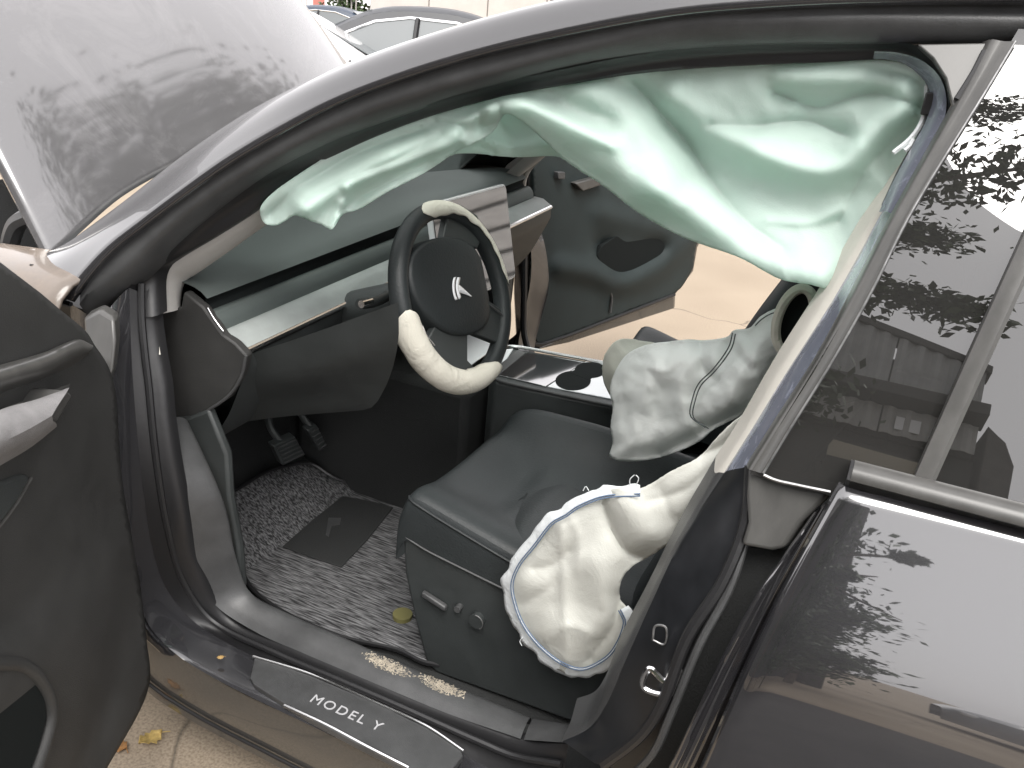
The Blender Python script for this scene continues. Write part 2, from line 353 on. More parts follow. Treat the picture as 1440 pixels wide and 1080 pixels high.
def groundmat():
    m = mat('warm concrete', (.30, .22, .15), .85); n = m.node_tree.nodes; l = m.node_tree.links; b = n['Principled BSDF']
    tc = n.new('ShaderNodeTexCoord')
    t = n.new('ShaderNodeTexNoise'); t.inputs['Scale'].default_value = .9; t.inputs['Detail'].default_value = 8; l.new(tc.outputs['Object'], t.inputs['Vector'])
    r = n.new('ShaderNodeValToRGB'); e = r.color_ramp.elements; e[0].position = .3; e[0].color = (.255, .205, .150, 1); e[1].position = .7; e[1].color = (.34, .28, .21, 1); l.new(t.outputs[0], r.inputs[0])
    t2 = n.new('ShaderNodeTexNoise'); t2.inputs['Scale'].default_value = 160; t2.inputs['Detail'].default_value = 3; l.new(tc.outputs['Object'], t2.inputs['Vector'])
    r2 = n.new('ShaderNodeValToRGB'); e = r2.color_ramp.elements; e[0].position = .3; e[0].color = (.62, .60, .58, 1); e[1].position = .6; e[1].color = (1, 1, 1, 1); l.new(t2.outputs[0], r2.inputs[0])
    mu = n.new('ShaderNodeMix'); mu.data_type = 'RGBA'; mu.blend_type = 'MULTIPLY'; mu.inputs[0].default_value = 1; l.new(r.outputs[0], mu.inputs['A']); l.new(r2.outputs[0], mu.inputs['B'])
    v = n.new('ShaderNodeTexVoronoi'); v.feature = 'DISTANCE_TO_EDGE'; v.inputs['Scale'].default_value = .55
    wv = n.new('ShaderNodeVectorMath'); wv.operation = 'ADD'; t3 = n.new('ShaderNodeTexNoise'); t3.inputs['Scale'].default_value = 3; l.new(tc.outputs['Object'], t3.inputs['Vector'])
    sc = n.new('ShaderNodeVectorMath'); sc.operation = 'SCALE'; sc.inputs['Scale'].default_value = .35; l.new(t3.outputs['Color'], sc.inputs[0]); l.new(tc.outputs['Object'], wv.inputs[0]); l.new(sc.outputs[0], wv.inputs[1]); l.new(wv.outputs[0], v.inputs['Vector'])
    rc = n.new('ShaderNodeMapRange'); rc.inputs[1].default_value = 0; rc.inputs[2].default_value = .006; rc.inputs[3].default_value = .45; rc.inputs[4].default_value = 1; l.new(v.outputs['Distance'], rc.inputs[0])
    m2 = n.new('ShaderNodeMix'); m2.data_type = 'RGBA'; m2.blend_type = 'MULTIPLY'; m2.inputs[0].default_value = 1; l.new(mu.outputs['Result'], m2.inputs['A']); l.new(rc.outputs[0], m2.inputs['B'])
    l.new(m2.outputs['Result'], b.inputs['Base Color'])
    bp = n.new('ShaderNodeBump'); bp.inputs['Strength'].default_value = .4; bp.inputs['Distance'].default_value = .003; l.new(t2.outputs[0], bp.inputs['Height']); l.new(bp.outputs[0], b.inputs['Normal'])
    return m
M['ground'] = groundmat()

# ================================================================== SETTING
g = obj('ground', [(-400, -300, 0), (400, -300, 0), (400, 500, 0), (-400, 500, 0)], [(0, 1, 2, 3)], M['ground'], smooth=False)
tl = obj('added_tarmac', [(-30, -5.2, .004), (30, -5.2, .004), (30, -1.55, .004), (-30, -1.55, .004)], [(0, 1, 2, 3)], mat('added dark tarmac', (.04, .037, .035), .85, noise_amt=.35, nscale=3, bump=.6, bscale=90), smooth=False)  # added strip, unseen itself, darkens the door reflection and warm bounce
tag(tl, 'added dark tarmac strip that darkens the reflection in the door', kind='structure')
tag(g, 'warm beige concrete yard floor with fine cracks under the cars', kind='structure')

# ================================================================== THE CAR
CAR = empty('crashed_car', (1.6, 0, 0), None, 'dark crossover car in the foreground, driver door open and deployed airbags hanging inside', 'car')

# ---- traced lines of the near side (photograph spots laid on the side surface of the body)
T_px = [(105, 425), (130, 390), (162, 354), (208, 318), (260, 279), (330, 230), (400, 189), (480, 148), (580, 110), (700, 75), (830, 46), (960, 24), (1080, 14), (1200, 8.5), (1320, 7), (1440, 7), (1540, 9)]
U_px = [(112, 428), (139, 404), (187, 362), (224, 327), (272, 289), (338, 244), (408, 204), (484, 166), (582, 130), (702, 97), (832, 64), (960, 38), (1080, 30), (1200, 26), (1320, 26), (1440, 28), (1540, 30)]
V_px = [(128, 446), (155, 424), (195, 388), (232, 350), (282, 308), (345, 263), (414, 223), (488, 187), (584, 152), (704, 116), (832, 86), (960, 67), (1080, 60), (1200, 58), (1320, 58), (1440, 60), (1540, 62)]
I_top = [(217, 445), (217, 395), (224, 380), (240, 368), (290, 338), (340, 306), (400, 262), (480, 213), (560, 178), (640, 152), (720, 132), (800, 118), (880, 105), (960, 97), (1060, 91), (1160, 87), (1250, 84), (1272, 90), (1292, 105), (1305, 122), (1309, 147), (1302, 170), (1286, 200), (1265, 237), (1240, 290)]
Tl = [P(a, b, s=0) for a, b in T_px]
Ry = lambda p: p.y + .075
R_px = [(46, 374), (66, 367), (97, 357), (135, 331), (180, 298), (260, 235), (340, 180), (430, 132), (540, 83), (680, 38), (830, 4), (960, -14), (1080, -26), (1200, -33), (1320, -37), (1440, -38), (1540, -38)]
Rl = [P(a, b, y=Tl[i].y+.085-(.02 if i > 6 else 0)) for i, (a, b) in enumerate(R_px)]
RTm = [a.lerp(b, .5)+Vector((0, -.012, .014)) for a, b in zip(Rl, Tl)]
R2 = [p+Vector((.005, .05, -.035 if i < 8 else .005)) for i, p in enumerate(Rl)]
def ext(l, dx, dz, dy): return l+[l[-1]+Vector((dx, dy, dz))]
END = (1.35, -.20, .02)
rail = loft('roof_rail', [ext(c, 1.2, -.16, .06) for c in (R2, Rl, RTm, Tl)], M['rail'], CAR, n=120, rows=14, solid=.012)
mirror(rail)
T2 = [p+Vector((0, .010, -.004)) for p in Tl]
Ul = T(U_px, s=.018); Vl = T(V_px, s=.055)
flange = loft('door_frame_flange', [ext(c, 1.2, -.16, .06) for c in ([p+Vector((0, .012, .010)) for p in Tl], T2, Ul, Vl, [p+Vector((0, .035, -.004)) for p in Vl])], M['satin'], CAR, n=120, rows=20)
mirror(flange)
I_l = T(I_top, s=.10)
# strip between V line and the opening edge
Vtop = T([(165, 452), (172, 420), (190, 393), (206, 376), (252, 330), (310, 285), (380, 243), (470, 196), (552, 163), (634, 138), (716, 114), (798, 96), (878, 80), (960, 68), (1060, 61), (1160, 58), (1250, 58), (1285, 63), (1310, 80), (1326, 105), (1333, 147), (1325, 185), (1307, 220), (1283, 262), (1257, 310)], s=.058)
rebate = loft('opening_rebate', [Vtop, [a.lerp(b, .5)+Vector((0, .01, .0)) for a, b in zip(Vtop, I_l)], I_l, [p+Vector((.0, .03, .002)) for p in I_l]], M['black'], CAR, n=140, rows=12)
mirror(rebate)
# grey filler above the arch, between rail and window strip
prism('pillar_applique', T([(1290, 62), (1312, 82), (1330, 110), (1340, 150), (1338, 190), (1372, 120), (1384, 95), (1392, 60)], s=.028), (0, .02, -.004), M['frame'], CAR, bevel=.002)
tube('seal_bead', T([(1372, 70), (1384, 72), (1370, 100), (1345, 140)][1:], s=.024), .0035, M['black'], CAR, n=12)

# ---- B pillar bands
K0 = [(1296, 180), (1268, 235), (1216, 318), (1165, 405), (1092, 520), (1040, 610), (1005, 665), (950, 760), (905, 850), (862, 933), (843, 985), (826, 1009), (801, 1018)]
K1 = [(1302, 170), (1272, 237), (1228, 320), (1177, 412), (1107, 522), (1056, 605), (1018, 665), (957, 762), (915, 850), (877, 935), (853, 990), (828, 1024), (790, 1043)]
Mx = [(1325, 195), (1295, 246), (1250, 315), (1202, 405), (1147, 500), (1085, 598), (1050, 655), (1044, 730), (1012, 815), (961, 896), (926, 987), (899, 1030), (843, 1075)]
N0 = [(1330, 195), (1300, 246), (1258, 315), (1208, 405), (1152, 500), (1092, 598), (1056, 660), (1052, 735), (1028, 822), (984, 905), (945, 1000), (918, 1060), (870, 1105)]
k0 = T(K0, s=.15); k1 = T(K1, s=.122); mx_ = T(Mx, s=.055)
up, lo = slice(0, 7), slice(6, 13)
# upper trim strip: pale cloth above, grey below
loft('pillar_trim', [[p+Vector((-.01, .05, 0)) for p in k0[up]], k0[up], [a.lerp(b, .5)+Vector((0, -.004, .003)) for a, b in zip(k0[up], k1[up])], k1[up]], M['cream'], CAR, n=50, rows=9)
loft('pillar_trim', [[p+Vector((-.01, .06, 0)) for p in k0[lo]], k0[lo], [a.lerp(b, .5)+Vector((0, -.004, .003)) for a, b in zip(k0[lo], k1[lo])], k1[lo]], M['satin'], CAR, n=60, rows=9)
for sl_, mt_ in ((up, 'film'), (lo, 'pillar')):
    ka, ma = k1[sl_], mx_[sl_]
    loft('centre_pillar', [[p+Vector((0, .03, 0)) for p in ka], ka, [a.lerp(b, .12)+Vector((0, .0, .002)) for a, b in zip(ka, ma)], [a.lerp(b, .9)+Vector((.0, -.003, 0)) for a, b in zip(ka, ma)], ma, [p+Vector((.012, .03, 0)) for p in ma]], M[mt_], CAR, n=60)
# arch film at the upper corner
arch_o = [(1230, 72), (1262, 74), (1290, 82), (1312, 97), (1325, 115), (1331, 142), (1327, 172), (1316, 200), (1300, 228), (1280, 262), (1257, 302)]
arch_i = [(1228, 83), (1250, 84), (1272, 90), (1292, 105), (1305, 122), (1309, 147), (1302, 170), (1286, 200), (1272, 225), (1256, 255), (1236, 298)]
loft('arch_film', [T(arch_o, s=.050), [a.lerp(b, .5)+Vector((0, -.006, .003)) for a, b in zip(T(arch_o, s=.050), T(arch_i, s=.088))], T(arch_i, s=.088)], M['film'], CAR, n=50, rows=8)
# seals between pillar and rear door
tube('rubber_seal', T([(q[0]+6, q[1]) for q in Mx[6:]], s=.045), .008, M['black'], CAR, n=40)
n0 = T(N0[6:], s=.05)
tube('rubber_seal', n0, .006, M['satin'], CAR, n=40)
loft('pillar_step', [T([(q[0]+2, q[1]) for q in Mx[6:]], s=.075), T([(1075, 700), (1080, 770), (1085, 815), (1040, 905), (1000, 1000), (975, 1060), (940, 1105)], s=.10)], M['black'], CAR, n=30)
# striker and clip hole on the pillar
sk = T([(905, 965), (912, 940), (922, 938), (930, 948)], s=.07)
strk = tube('door_striker', T([(950, 945), (936, 958), (914, 940), (905, 966), (930, 976), (938, 972)], s=.055), .0045, M['chrome'], CAR, n=40, closed=False)
tube('striker_plate', T([(938, 975), (946, 955), (952, 940)], s=.05), .008, M['brush'], CAR, n=8)
tube('clip_hole_rim', T([(918, 900), (922, 880), (936, 882), (934, 906), (918, 900)], s=.072), .0016, M['brush'], CAR, n=30)

# ---- sill, opening trim
A_px = [(262, 590), (285, 640), (310, 700), (325, 770), (350, 832), (390, 856), (477, 894), (560, 931), (649, 969), (746, 1009), (801, 1018)]
B_px = [(236, 590), (246, 655), (257, 715), (270, 780), (300, 848), (360, 889), (423, 917), (513, 955), (631, 1004), (732, 1039), (790, 1043)]
al = [P(a, b, s=.205) for a, b in A_px]; bl = [P(a, b, s=.145) for a, b in B_px]
mid = [a.lerp(b, .55)+Vector((0, -.003, .006)) for a, b in zip(al, bl)]
dn = [p+Vector((.0, .012, -.03)) for p in al]
trimc = [dn, al, mid, bl]
loft('sill_trim', [c[:10] for c in trimc], M['satin'], CAR, n=80, rows=14)
loft('sill_trim', [[q+Vector((.006, 0, .001)) for q in c[9:]] for c in trimc], M['satin'], CAR, n=14, rows=14)
fr = [(217, 398), (217, 445), (224, 500), (231, 540), (236, 590)]
b_full = T(fr, s=.115)+bl
C_px = [(182, 405), (183, 450), (185, 500), (188, 550), (193, 610), (200, 680), (212, 760), (235, 830), (275, 876), (354, 922), (440, 959), (527, 997), (649, 1060), (700, 1085), (780, 1110)]
c_full = [P(a, b, s=min(.105, .060+.008*i)) for i, (a, b) in enumerate(C_px)]
bb = [P(a, b, s=min(.145, .104+.006*i)) for i, (a, b) in enumerate([(217, 398), (217, 445), (224, 500), (231, 540), (236, 590), (244, 645), (258, 720), (278, 800), (319, 869), (423, 917), (513, 955), (590, 988), (700, 1030), (745, 1045), (800, 1046)])]
loft('sill_rebate', [[p+Vector((0, .02, 0)) for p in bb], bb, [a.lerp(b, .5)+Vector((.004, .0, -.012)) for a, b in zip(bb, c_full)], c_full], M['black'], CAR, n=110, rows=12)
tube('door_seal', [a.lerp(b, .45)+Vector((0, -.004, .004)) for a, b in zip(bb, c_full)], .0065, M['black'], CAR, n=120)
E_px = [(150, 445), (152, 500), (155, 550), (160, 610), (167, 680), (178, 760), (192, 835), (214, 886), (249, 921), (300, 953), (354, 981), (430, 1017), (520, 1060), (572, 1085), (640, 1120)]
e_full = [P(a, b, s=.022) for a, b in E_px]
mid = [a.lerp(b, .5)+Vector((.0, -.003, .005)) for a, b in zip(c_full, e_full)]
hi = [a.lerp(b, .12)+Vector((.0, -.002, .002)) for a, b in zip(c_full, e_full)]
hi2 = [a.lerp(b, .9)+Vector((.0, -.003, .003)) for a, b in zip(c_full, e_full)]
sill = loft('door_sill', [c_full, hi, mid, hi2, e_full], M['paint_sill'], CAR, n=120, rows=16)
F_px = [(165, 830), (185, 900), (197, 950), (205, 972), (262, 1010), (374, 1070), (440, 1105)]
e2 = T([(165, 760), (184, 820), (200, 858), (214, 886), (300, 953), (430, 1017), (572, 1085)], s=.028)
f2 = T(F_px, s=.035)
e3 = e2+[Vector((2.6, -.905, e2[-1].z))]; f3 = f2+[Vector((2.6, -.89, f2[-1].z))]
rk = loft('rocker_panel', [e3, [a.lerp(b, .35)+Vector((0, -.006, 0)) for a, b in zip(e3, f3)], [a.lerp(b, .8) for a, b in zip(e3, f3)], f3, [p+Vector((0, .10, -.01)) for p in f3]], M['paint_dirty'], CAR, n=80, rows=16)
mirror(rk); mirror(sill)
tube('rocker_seam', [a.lerp(b, .78)+Vector((0, -.006, 0)) for a, b in zip(e3[2:], f3[2:])], .004, M['black'], CAR, n=40)
from mathutils.bvhtree import BVHTree
def on_obj(o, px, py, lift=0.):
    t = BVHTree.FromPolygons([v.co+wloc(o) for v in o.data.vertices], [tuple(p.vertices) for p in o.data.polygons])
    h_ = t.ray_cast(Vector(CP), Vector(ray(px, py)))
    return h_[0]+Vector((0, 0, lift)) if h_[0] else None
# scuff plate with lettering
pc = [P(355, 925, s=.075), P(650, 1062, s=.085)]
q = [(358, 925), (366, 925), (440, 951), (530, 989), (600, 1023), (648, 1054), (651, 1063), (622, 1098), (612, 1101), (560, 1074), (500, 1044), (420, 1001), (358, 963), (352, 953)]
zs_ = [on_obj(sill, a, b) for a, b in ((420, 970), (480, 995), (540, 1022), (600, 1050), (400, 950), (560, 1010), (620, 1055), (450, 960))]
zpl = max(q.z for q in zs_ if q)+.003
pp = [P(a, b, z=zpl) for a, b in q]
plate = prism('scuff_plate', pp, (0, 0, -.014), M['satin'], CAR, bevel=.0015)
v, f = tubegeo([P(a, b, z=zpl+.001) for a, b in [(356, 923), (440, 949), (530, 988), (600, 1021), (652, 1056)]], .0032, 30, 8)
obj('plate_edge', v, f, M['silver'], plate, smooth=True).location = -wloc(plate)*1
v, f = tubegeo([P(a, b, z=zpl-.002) for a, b in [(400, 992), (458, 1019), (520, 1052), (575, 1080)]], .004, 30, 8)
obj('plate_edge', v, f, M['silver'], plate, smooth=True)
def text(name, body, p0, p1, height, m, parent, up, depth=.0006):
    """flat lettering from point p0 to p1"""
    cu_ = bpy.data.curves.new(name, 'FONT'); cu_.body = body; cu_.size = 1; cu_.extrude = .01; cu_.space_character = 1.25
    o = bpy.data.objects.new(name, cu_); COL.objects.link(o)
    bpy.context.view_layer.update()
    wd = o.dimensions.x; hgt = .69
    xax = (Vector(p1)-Vector(p0)); ln = xax.length; xax.normalize(); upv = Vector(up); upv = (upv-xax*upv.dot(xax)).normalized(); nz = xax.cross(upv)
    me = bpy.data.meshes.new_from_object(o.evaluated_get(bpy.context.evaluated_depsgraph_get()))
    bpy.data.objects.remove(o)
    vs = [Vector(p0)+xax*(v.co.x/wd*ln)+upv*(v.co.y/hgt*height)+nz*(v.co.z/.01*depth+.0004) for v in me.vertices]
    return obj(name, vs, [tuple(p.vertices) for p in me.polygons], m, parent, smooth=False)
text('lettering', 'MODEL Y', P(434, 986, z=zpl), P(531, 1028, z=zpl), .020, M['letter'], plate, (0.1, 1, 0))
# dusty spill on the sill trim: loose grains and crumbs
st0 = [o for o in CAR.children if o.name.startswith('sill_trim')][0]
for i, (cx, cy, rx, ry) in enumerate([(545, 935, 36, 9), (622, 965, 34, 9)]):
    rg = random.Random(i+3); V, F = [], []
    for k in range(900):
        a = rg.gauss(0, .5); b = rg.gauss(0, .5)
        if a*a+b*b > 1.2+.6*noise.noise((a*3, b*3, i)): continue
        ca, sa2 = math.cos(.42), math.sin(.42); h_ = on_obj(st0, cx+rx*a*ca-ry*b*sa2, cy+rx*a*sa2+ry*b*ca)
        if not h_: continue
        r_ = .0008+.0018*rg.random()**2; o_ = len(V)
        V += [h_+Vector((r_*rg.uniform(.6, 1.4)*dx, r_*rg.uniform(.6, 1.4)*dy, r_*.5*dz)) for dx, dy, dz in ((1, 0, 0), (0, 1, 0), (-1, 0, 0), (0, -1, 0), (0, 0, 1), (0, 0, -1))]
        F += [(o_+a_, o_+(a_+1) % 4, o_+4) for a_ in range(4)]+[(o_+(a_+1) % 4, o_+a_, o_+5) for a_ in range(4)]
    o = obj('sand_patch', V, F, M['dust'], None, smooth=False)
    tag(o, ['pale sand grains spilled on the sill trim beside the floor mat corner', 'pale sand grains spilled on the sill trim below the seat side'][i], 'sand', None, 'stuff')
# hinge post at the front of the opening
loft('hinge_post', [[p+Vector((-.03, .03, 0)) for p in e_full[:9]], e_full[:9], [p+Vector((-.02, -.012, 0)) for p in e_full[:9]], [p+Vector((-.10, .01, 0)) for p in e_full[:9]]], M['paint'], CAR, n=40, rows=10)
prism('fender_corner', T([(117, 447), (140, 436), (160, 448), (162, 480), (158, 520), (150, 545), (138, 560), (120, 500)], s=-.035), (-.02, .03, 0), M['frame'], CAR, bevel=.006)

# ---- front wing, bonnet, engine bay, windscreen, roof
wing_x = [.575, .45, .2, -.1, -.4, -.7]
wt = [Vector((x, -.905+.02*abs(x-.2)**2, 1.035-.10*max(0, .55-x)**1.3)) for x in wing_x]
wi = [p+Vector((0, .14, .012)) for p in wt]; wo = [p+Vector((0, -.045, -.10)) for p in wt]; wl = [Vector((p.x, -.955, .62)) for p in wt]; wb = [Vector((p.x, -.93, .35)) for p in wt]
wing = loft('front_wing', [[p+Vector((0, .01, -.05)) for p in wi], wi, wt, wo, wl, wb], M['wing'], CAR, n=40, rows=30, solid=.006)
mirror(wing)
tube('wing_seam', T([(45, 372), (45, 388), (52, 405), (72, 418), (100, 428)], s=.0), .004, M['black'], CAR, n=20)
HA = np.array([.353, -.76, 1.02])
HP = (HA, np.array([.68, 0, .733]))
hood_b = [P(70, 362, pl=HP)]+[P(a, b, pl=HP) for a, b in [(97, 341), (160, 288), (235, 246), (300, 215)]]
hb = hood_b[:1]+hood_b[1:]+[Vector((.20, .35, 1.16)), P(506, 112, pl=HP)]
n_h = Vector((.68, 0, .733)).normalized()
dl = (P(0, 265, pl=HP)-P(70, 362, pl=HP)).normalized(); dr = (P(405, 0, pl=HP)-P(505, 97, pl=HP)).normalized()
rows_ = []
N_ = 60; base = crv(hb, N_)
for k in range(60):
    s = k/59*1.0
    row = []
    for j in range(N_):
        t = j/(N_-1); d = dl.lerp(dr, t).normalized()
        edge = min(t, 1-t); cr_ = .05*(1-(2*t-1)**2) - .035*math.exp(-edge/.035)
        bul = .16*math.sin(math.pi*min(1, s/1.05))*1.0 - .0
        row.append(base[j]+d*s+n_h*(cr_*.6+bul*(.55)))
    rows_.append(row)
vv = [p for r_ in rows_ for p in r_]; ff = [(i*N_+j, i*N_+j+1, (i+1)*N_+j+1, (i+1)*N_+j) for i in range(59) for j in range(N_-1)]
hood = obj('bonnet', vv, ff, M['paint_hood'], CAR, solid=.012, offset=1)
tag(hood, 'raised dark bonnet with smeared dust and pale streaks')
box('engine_bay', (-.75, -.70, .40), (.22, .70, .60), M['deep'], CAR, bevel=.03)
for sy in (-1, 1):
    o = tube('strut_tower', [(-.12, sy*.62, .75), (-.10, sy*.62, .95)], .12, M['dark'], CAR, n=6, seg=20)
prism('dark_filler', T([(-45, 300), (-25, 262), (0, 252), (78, 362), (78, 384), (-45, 384)], y=-.60), (0, .02, 0), M['deep'], CAR, bevel=.003)  # added dark sheet filling the dark view beside the bonnet
tube('wing_brace', T([(12, 376), (14, 345), (24, 315), (45, 303)], y=-.72), .018, M['satin'], CAR, n=20)
prism('cowl_panel', [(.36, -.76, .93), (.48, -.80, .95), (.54, -.60, .97), (.36, 0, .97), (.54, .60, .97), (.48, .80, .95), (.36, .76, .93), (.22, 0, .93)], (0, 0, -.03), M['black'], CAR, bevel=.004)
Lw = crv(R2[1:11], 40); Lw = [p+Vector((-.008, .005, -.004)) for p in Lw]
Rw = [Vector((p.x, -p.y, p.z)) for p in Lw]
mid = [Vector((p.x-.16+.05*i/39, 0, p.z+.03)) for i, p in enumerate(Lw)]
q1 = [Vector((p.x-.12+.04*i/39, p.y*.5, p.z+.024)) for i, p in enumerate(Lw)]; q3 = [Vector((p.x, -p.y, p.z)) for p in q1]
loft('windscreen', [Lw, q1, mid, q3, Rw], M['clear'], CAR, n=40, rows=30)
Lr = crv(ext(R2[10:], 1.2, -.16, .06), 40); Lr = [p+Vector((0, .01, 0)) for p in Lr]; Rr = [Vector((p.x, -p.y, p.z)) for p in Lr]
loft('roof_glass', [Lr, [Vector((p.x, p.y*.5, p.z+.02)) for p in Lr], [Vector((p.x, 0, p.z+.03)) for p in Lr], [Vector((p.x, -p.y*.5, p.z+.02)) for p in Lr], Rr], M['roofglass'], CAR, n=40, rows=30)
hd = [Vector((Lr[0].x+.0, p, Lr[0].z+.02+.01*(1-(p/.5)**2))) for p in (-.5, -.25, 0, .25, .5)]
loft('windscreen_header', [[p+Vector((-.06, 0, -.02)) for p in hd], hd, [p+Vector((.10, 0, .0)) for p in hd], [p+Vector((.10, 0, -.04)) for p in hd], [p+Vector((-.06, 0, -.05)) for p in hd]], M['dark'], CAR, n=20)

# ---- rear door
RD = empty('rear_door', (1.9, -.88, .6), CAR)
RD.location = Vector((1.9, -.88, .6))-wloc(CAR)
def fx(z): return 1.729+(z-1.034)*.31           # front edge of the window
zs = np.linspace(1.02, 1.555, 26); vv = []; xs = np.linspace(0, 1, 30)
for z in zs:
    for t in xs:
        x = fx(z)-.012+t*(2.85-fx(z)); vv.append((x, side_y(z)+.018+.05*max(0, x-2.0)**2, z))
ff = [(i*30+j, i*30+j+1, (i+1)*30+j+1, (i+1)*30+j) for i in range(25) for j in range(29)]
wg = obj('window_glass', vv, ff, M['tint'], RD)
# door skin
E1 = [(1168, 702), (1130, 770), (1095, 835), (1050, 930), (1003, 1040), (975, 1100)]
e1 = T(E1, s=0)
zz = np.linspace(1.045, .34, 44); ez = np.array([p.z for p in e1])[::-1]; ex = np.array([p.x for p in e1])[::-1]
vv = []
for z in zz:
    x0 = np.interp(z, ez, ex) if z > ez[0] else ex[0]-(ez[0]-z)*.10
    x0 = np.interp(z, [.3]+list(ez)+[1.06], [ex[0]-.05]+list(ex)+[ex[-1]+.01])
    for j in range(40):
        t = j/39; x = x0+t**1.3*(2.78-x0)
        y = side_y(z)+.007*math.exp(-(x-x0)/.006)-.010+.022*math.tanh((x-1.83)/.27)+.03*max(0, x-2.2)**2
        if z < .48: y += .25*(.48-z)**1.5
        vv.append((x, y, z))
ff = [(i*40+j, i*40+j+1, (i+1)*40+j+1, (i+1)*40+j) for i in range(43) for j in range(39)]
skin = obj('door_skin', vv, ff, M['paint'], RD, solid=.008, offset=0)
E0 = [(1147, 717), (1108, 772), (1066, 832), (1018, 920), (972, 1015), (938, 1085), (922, 1110)]
e0 = T(E0, s=.02); e1b = T([(1163, 708), (1126, 772), (1091, 836), (1047, 930), (1004, 1025), (972, 1095), (960, 1120)], s=.006)
loft('door_edge', [[p+Vector((.02, .05, 0)) for p in e0], e0, [p+Vector((-.001, -.006, .0)) for p in e0], [a.lerp(b, .18)+Vector((0, -.008, 0)) for a, b in zip(e0, e1b)], [a.lerp(b, .55)+Vector((0, .002, 0)) for a, b in zip(e0, e1b)], [p+Vector((-.002, -.003, 0)) for p in e1b], e1b, [p+Vector((.01, .006, 0)) for p in e1b]], M['paint'], RD, n=50, rows=30)
# belt moulding
def belt(z, o): return [Vector((x, side_y(1.03)+o+.03*max(0, x-2.1)**2, z+.004*(x-1.8))) for x in (1.825, 2.1, 2.4, 2.8)]
loft('belt_moulding', [belt(1.066, .028), belt(1.074, .012), belt(1.070, -.004), belt(1.058, -.010), belt(1.054, -.004), belt(1.050, .012), belt(1.036, .014)], M['frame'], RD, n=20, rows=24)
prism('moulding_end', [Vector((1.825, side_y(1.03)+o, z)) for z, o in ((1.066, .028), (1.074, .012), (1.070, -.004), (1.058, -.010), (1.048, -.004), (1.036, .010))], (-.004, 0, 0), M['black'], RD, bevel=0)
# strip in front of the glass
H_ = [(1384, 58), (1350, 128), (1253, 303), (1200, 405), (1147, 503), (1085, 600), (1050, 656)]
G_ = [(1428, 58), (1386, 128), (1279, 303), (1228, 405), (1173, 503), (1110, 604), (1074, 664)]
h_ = T(H_, s=.035); g_ = T(G_, s=.014)
loft('window_frame', [[p+Vector((0, .05, 0)) for p in h_], h_, [a.lerp(b, .25)+Vector((0, -.010, .002)) for a, b in zip(h_, g_)], [a.lerp(b, .6)+Vector((0, -.005, 0)) for a, b in zip(h_, g_)], [a.lerp(b, .97)+Vector((0, -.004, 0)) for a, b in zip(h_, g_)], [p+Vector((0, .006, 0)) for p in g_]], M['frame'], RD, n=50, rows=24)
tube('frame_bead', [p+Vector((0, -.004, 0)) for p in g_], .0014, M['brush'], RD, n=40, seg=6)
# corner block below the window
cb = T([(1050, 656), (1074, 670), (1120, 683), (1168, 692), (1158, 706), (1128, 735), (1104, 772), (1085, 776), (1040, 768), (1050, 735), (1048, 700)], s=.028)
prism('door_corner', cb, (.01, .035, 0), M['frame'], RD, bevel=.006, bseg=3)
tube('frame_bead', T([(1074, 668), (1090, 675), (1120, 682), (1168, 692)], s=.012), .0022, M['brush'], RD, n=20, seg=6)
loft('door_shut_face', [T([(1045, 770), (1020, 830), (985, 910), (945, 1005), (920, 1065), (890, 1110)], s=.085), T([(1108, 772), (1078, 832), (1036, 920), (994, 1015), (960, 1085), (948, 1110)], s=.06)], M['deep'], RD, n=30)
# upright bar dividing the rear glass
bar = T([(1302, 672), (1352, 560), (1402, 450), (1452, 340), (1540, 150)], s=.004)
loft('window_bar', [[p+Vector((-.012, .012, 0)) for p in bar], [p+Vector((-.012, -.006, 0)) for p in bar], [p+Vector((-.004, -.009, 0)) for p in bar], [p+Vector((.005, -.009, 0)) for p in bar], [p+Vector((.010, -.004, 0)) for p in bar], [p+Vector((.010, .012, 0)) for p in bar]], M['frame'], RD, n=24)
# far side: mirrored rear door, pillar
RD2 = empty('rear_door', (0, 0, 0), CAR); RD2.location = Vector((1.9, .88, .6))-wloc(CAR)
for s_ in (wg, skin):
    c = mirror(s_); c.parent = RD2; c.location = -wloc(RD2)
box('centre_pillar', (1.66, .80, .3), (1.78, .87, 1.0), M['dark'], CAR, bevel=.015)
prism('centre_pillar', [(1.66, .80, 1.0), (1.78, .80, 1.0), (1.88, .58, 1.5), (1.78, .58, 1.5)], (0, .05, 0), M['dark'], CAR, bevel=.01)
prism('tail_panel', [(2.9, -.85, .4), (2.9, .85, .4), (2.9, .8, 1.0), (2.75, .5, 1.45), (2.75, -.5, 1.45), (2.9, -.8, 1.0)], (.1, 0, 0), M['paint'], CAR, bevel=.02)

# ---- cabin shell
fl = [(.95, .25), (.62, .25), (.42, .34), (.30, .60), (.28, .95)]
loft('cabin_floor', [[Vector((2.6, -.74, .25)), Vector((2.6, .74, .25))]]+[[Vector((x, -.76, z)), Vector((x, .76, z))] for x, z in fl], M['deep'], CAR, n=4)
prism('kick_panel', T([(228, 590), (262, 588), (292, 576), (318, 640), (322, 700), (335, 770), (340, 830), (300, 800), (262, 700)], y=-.728), (0, .02, 0), M['dark'], CAR, bevel=.006)
box('kick_panel', (.30, .72, .25), (.66, .76, .86), M['dark'], CAR, bevel=.01)
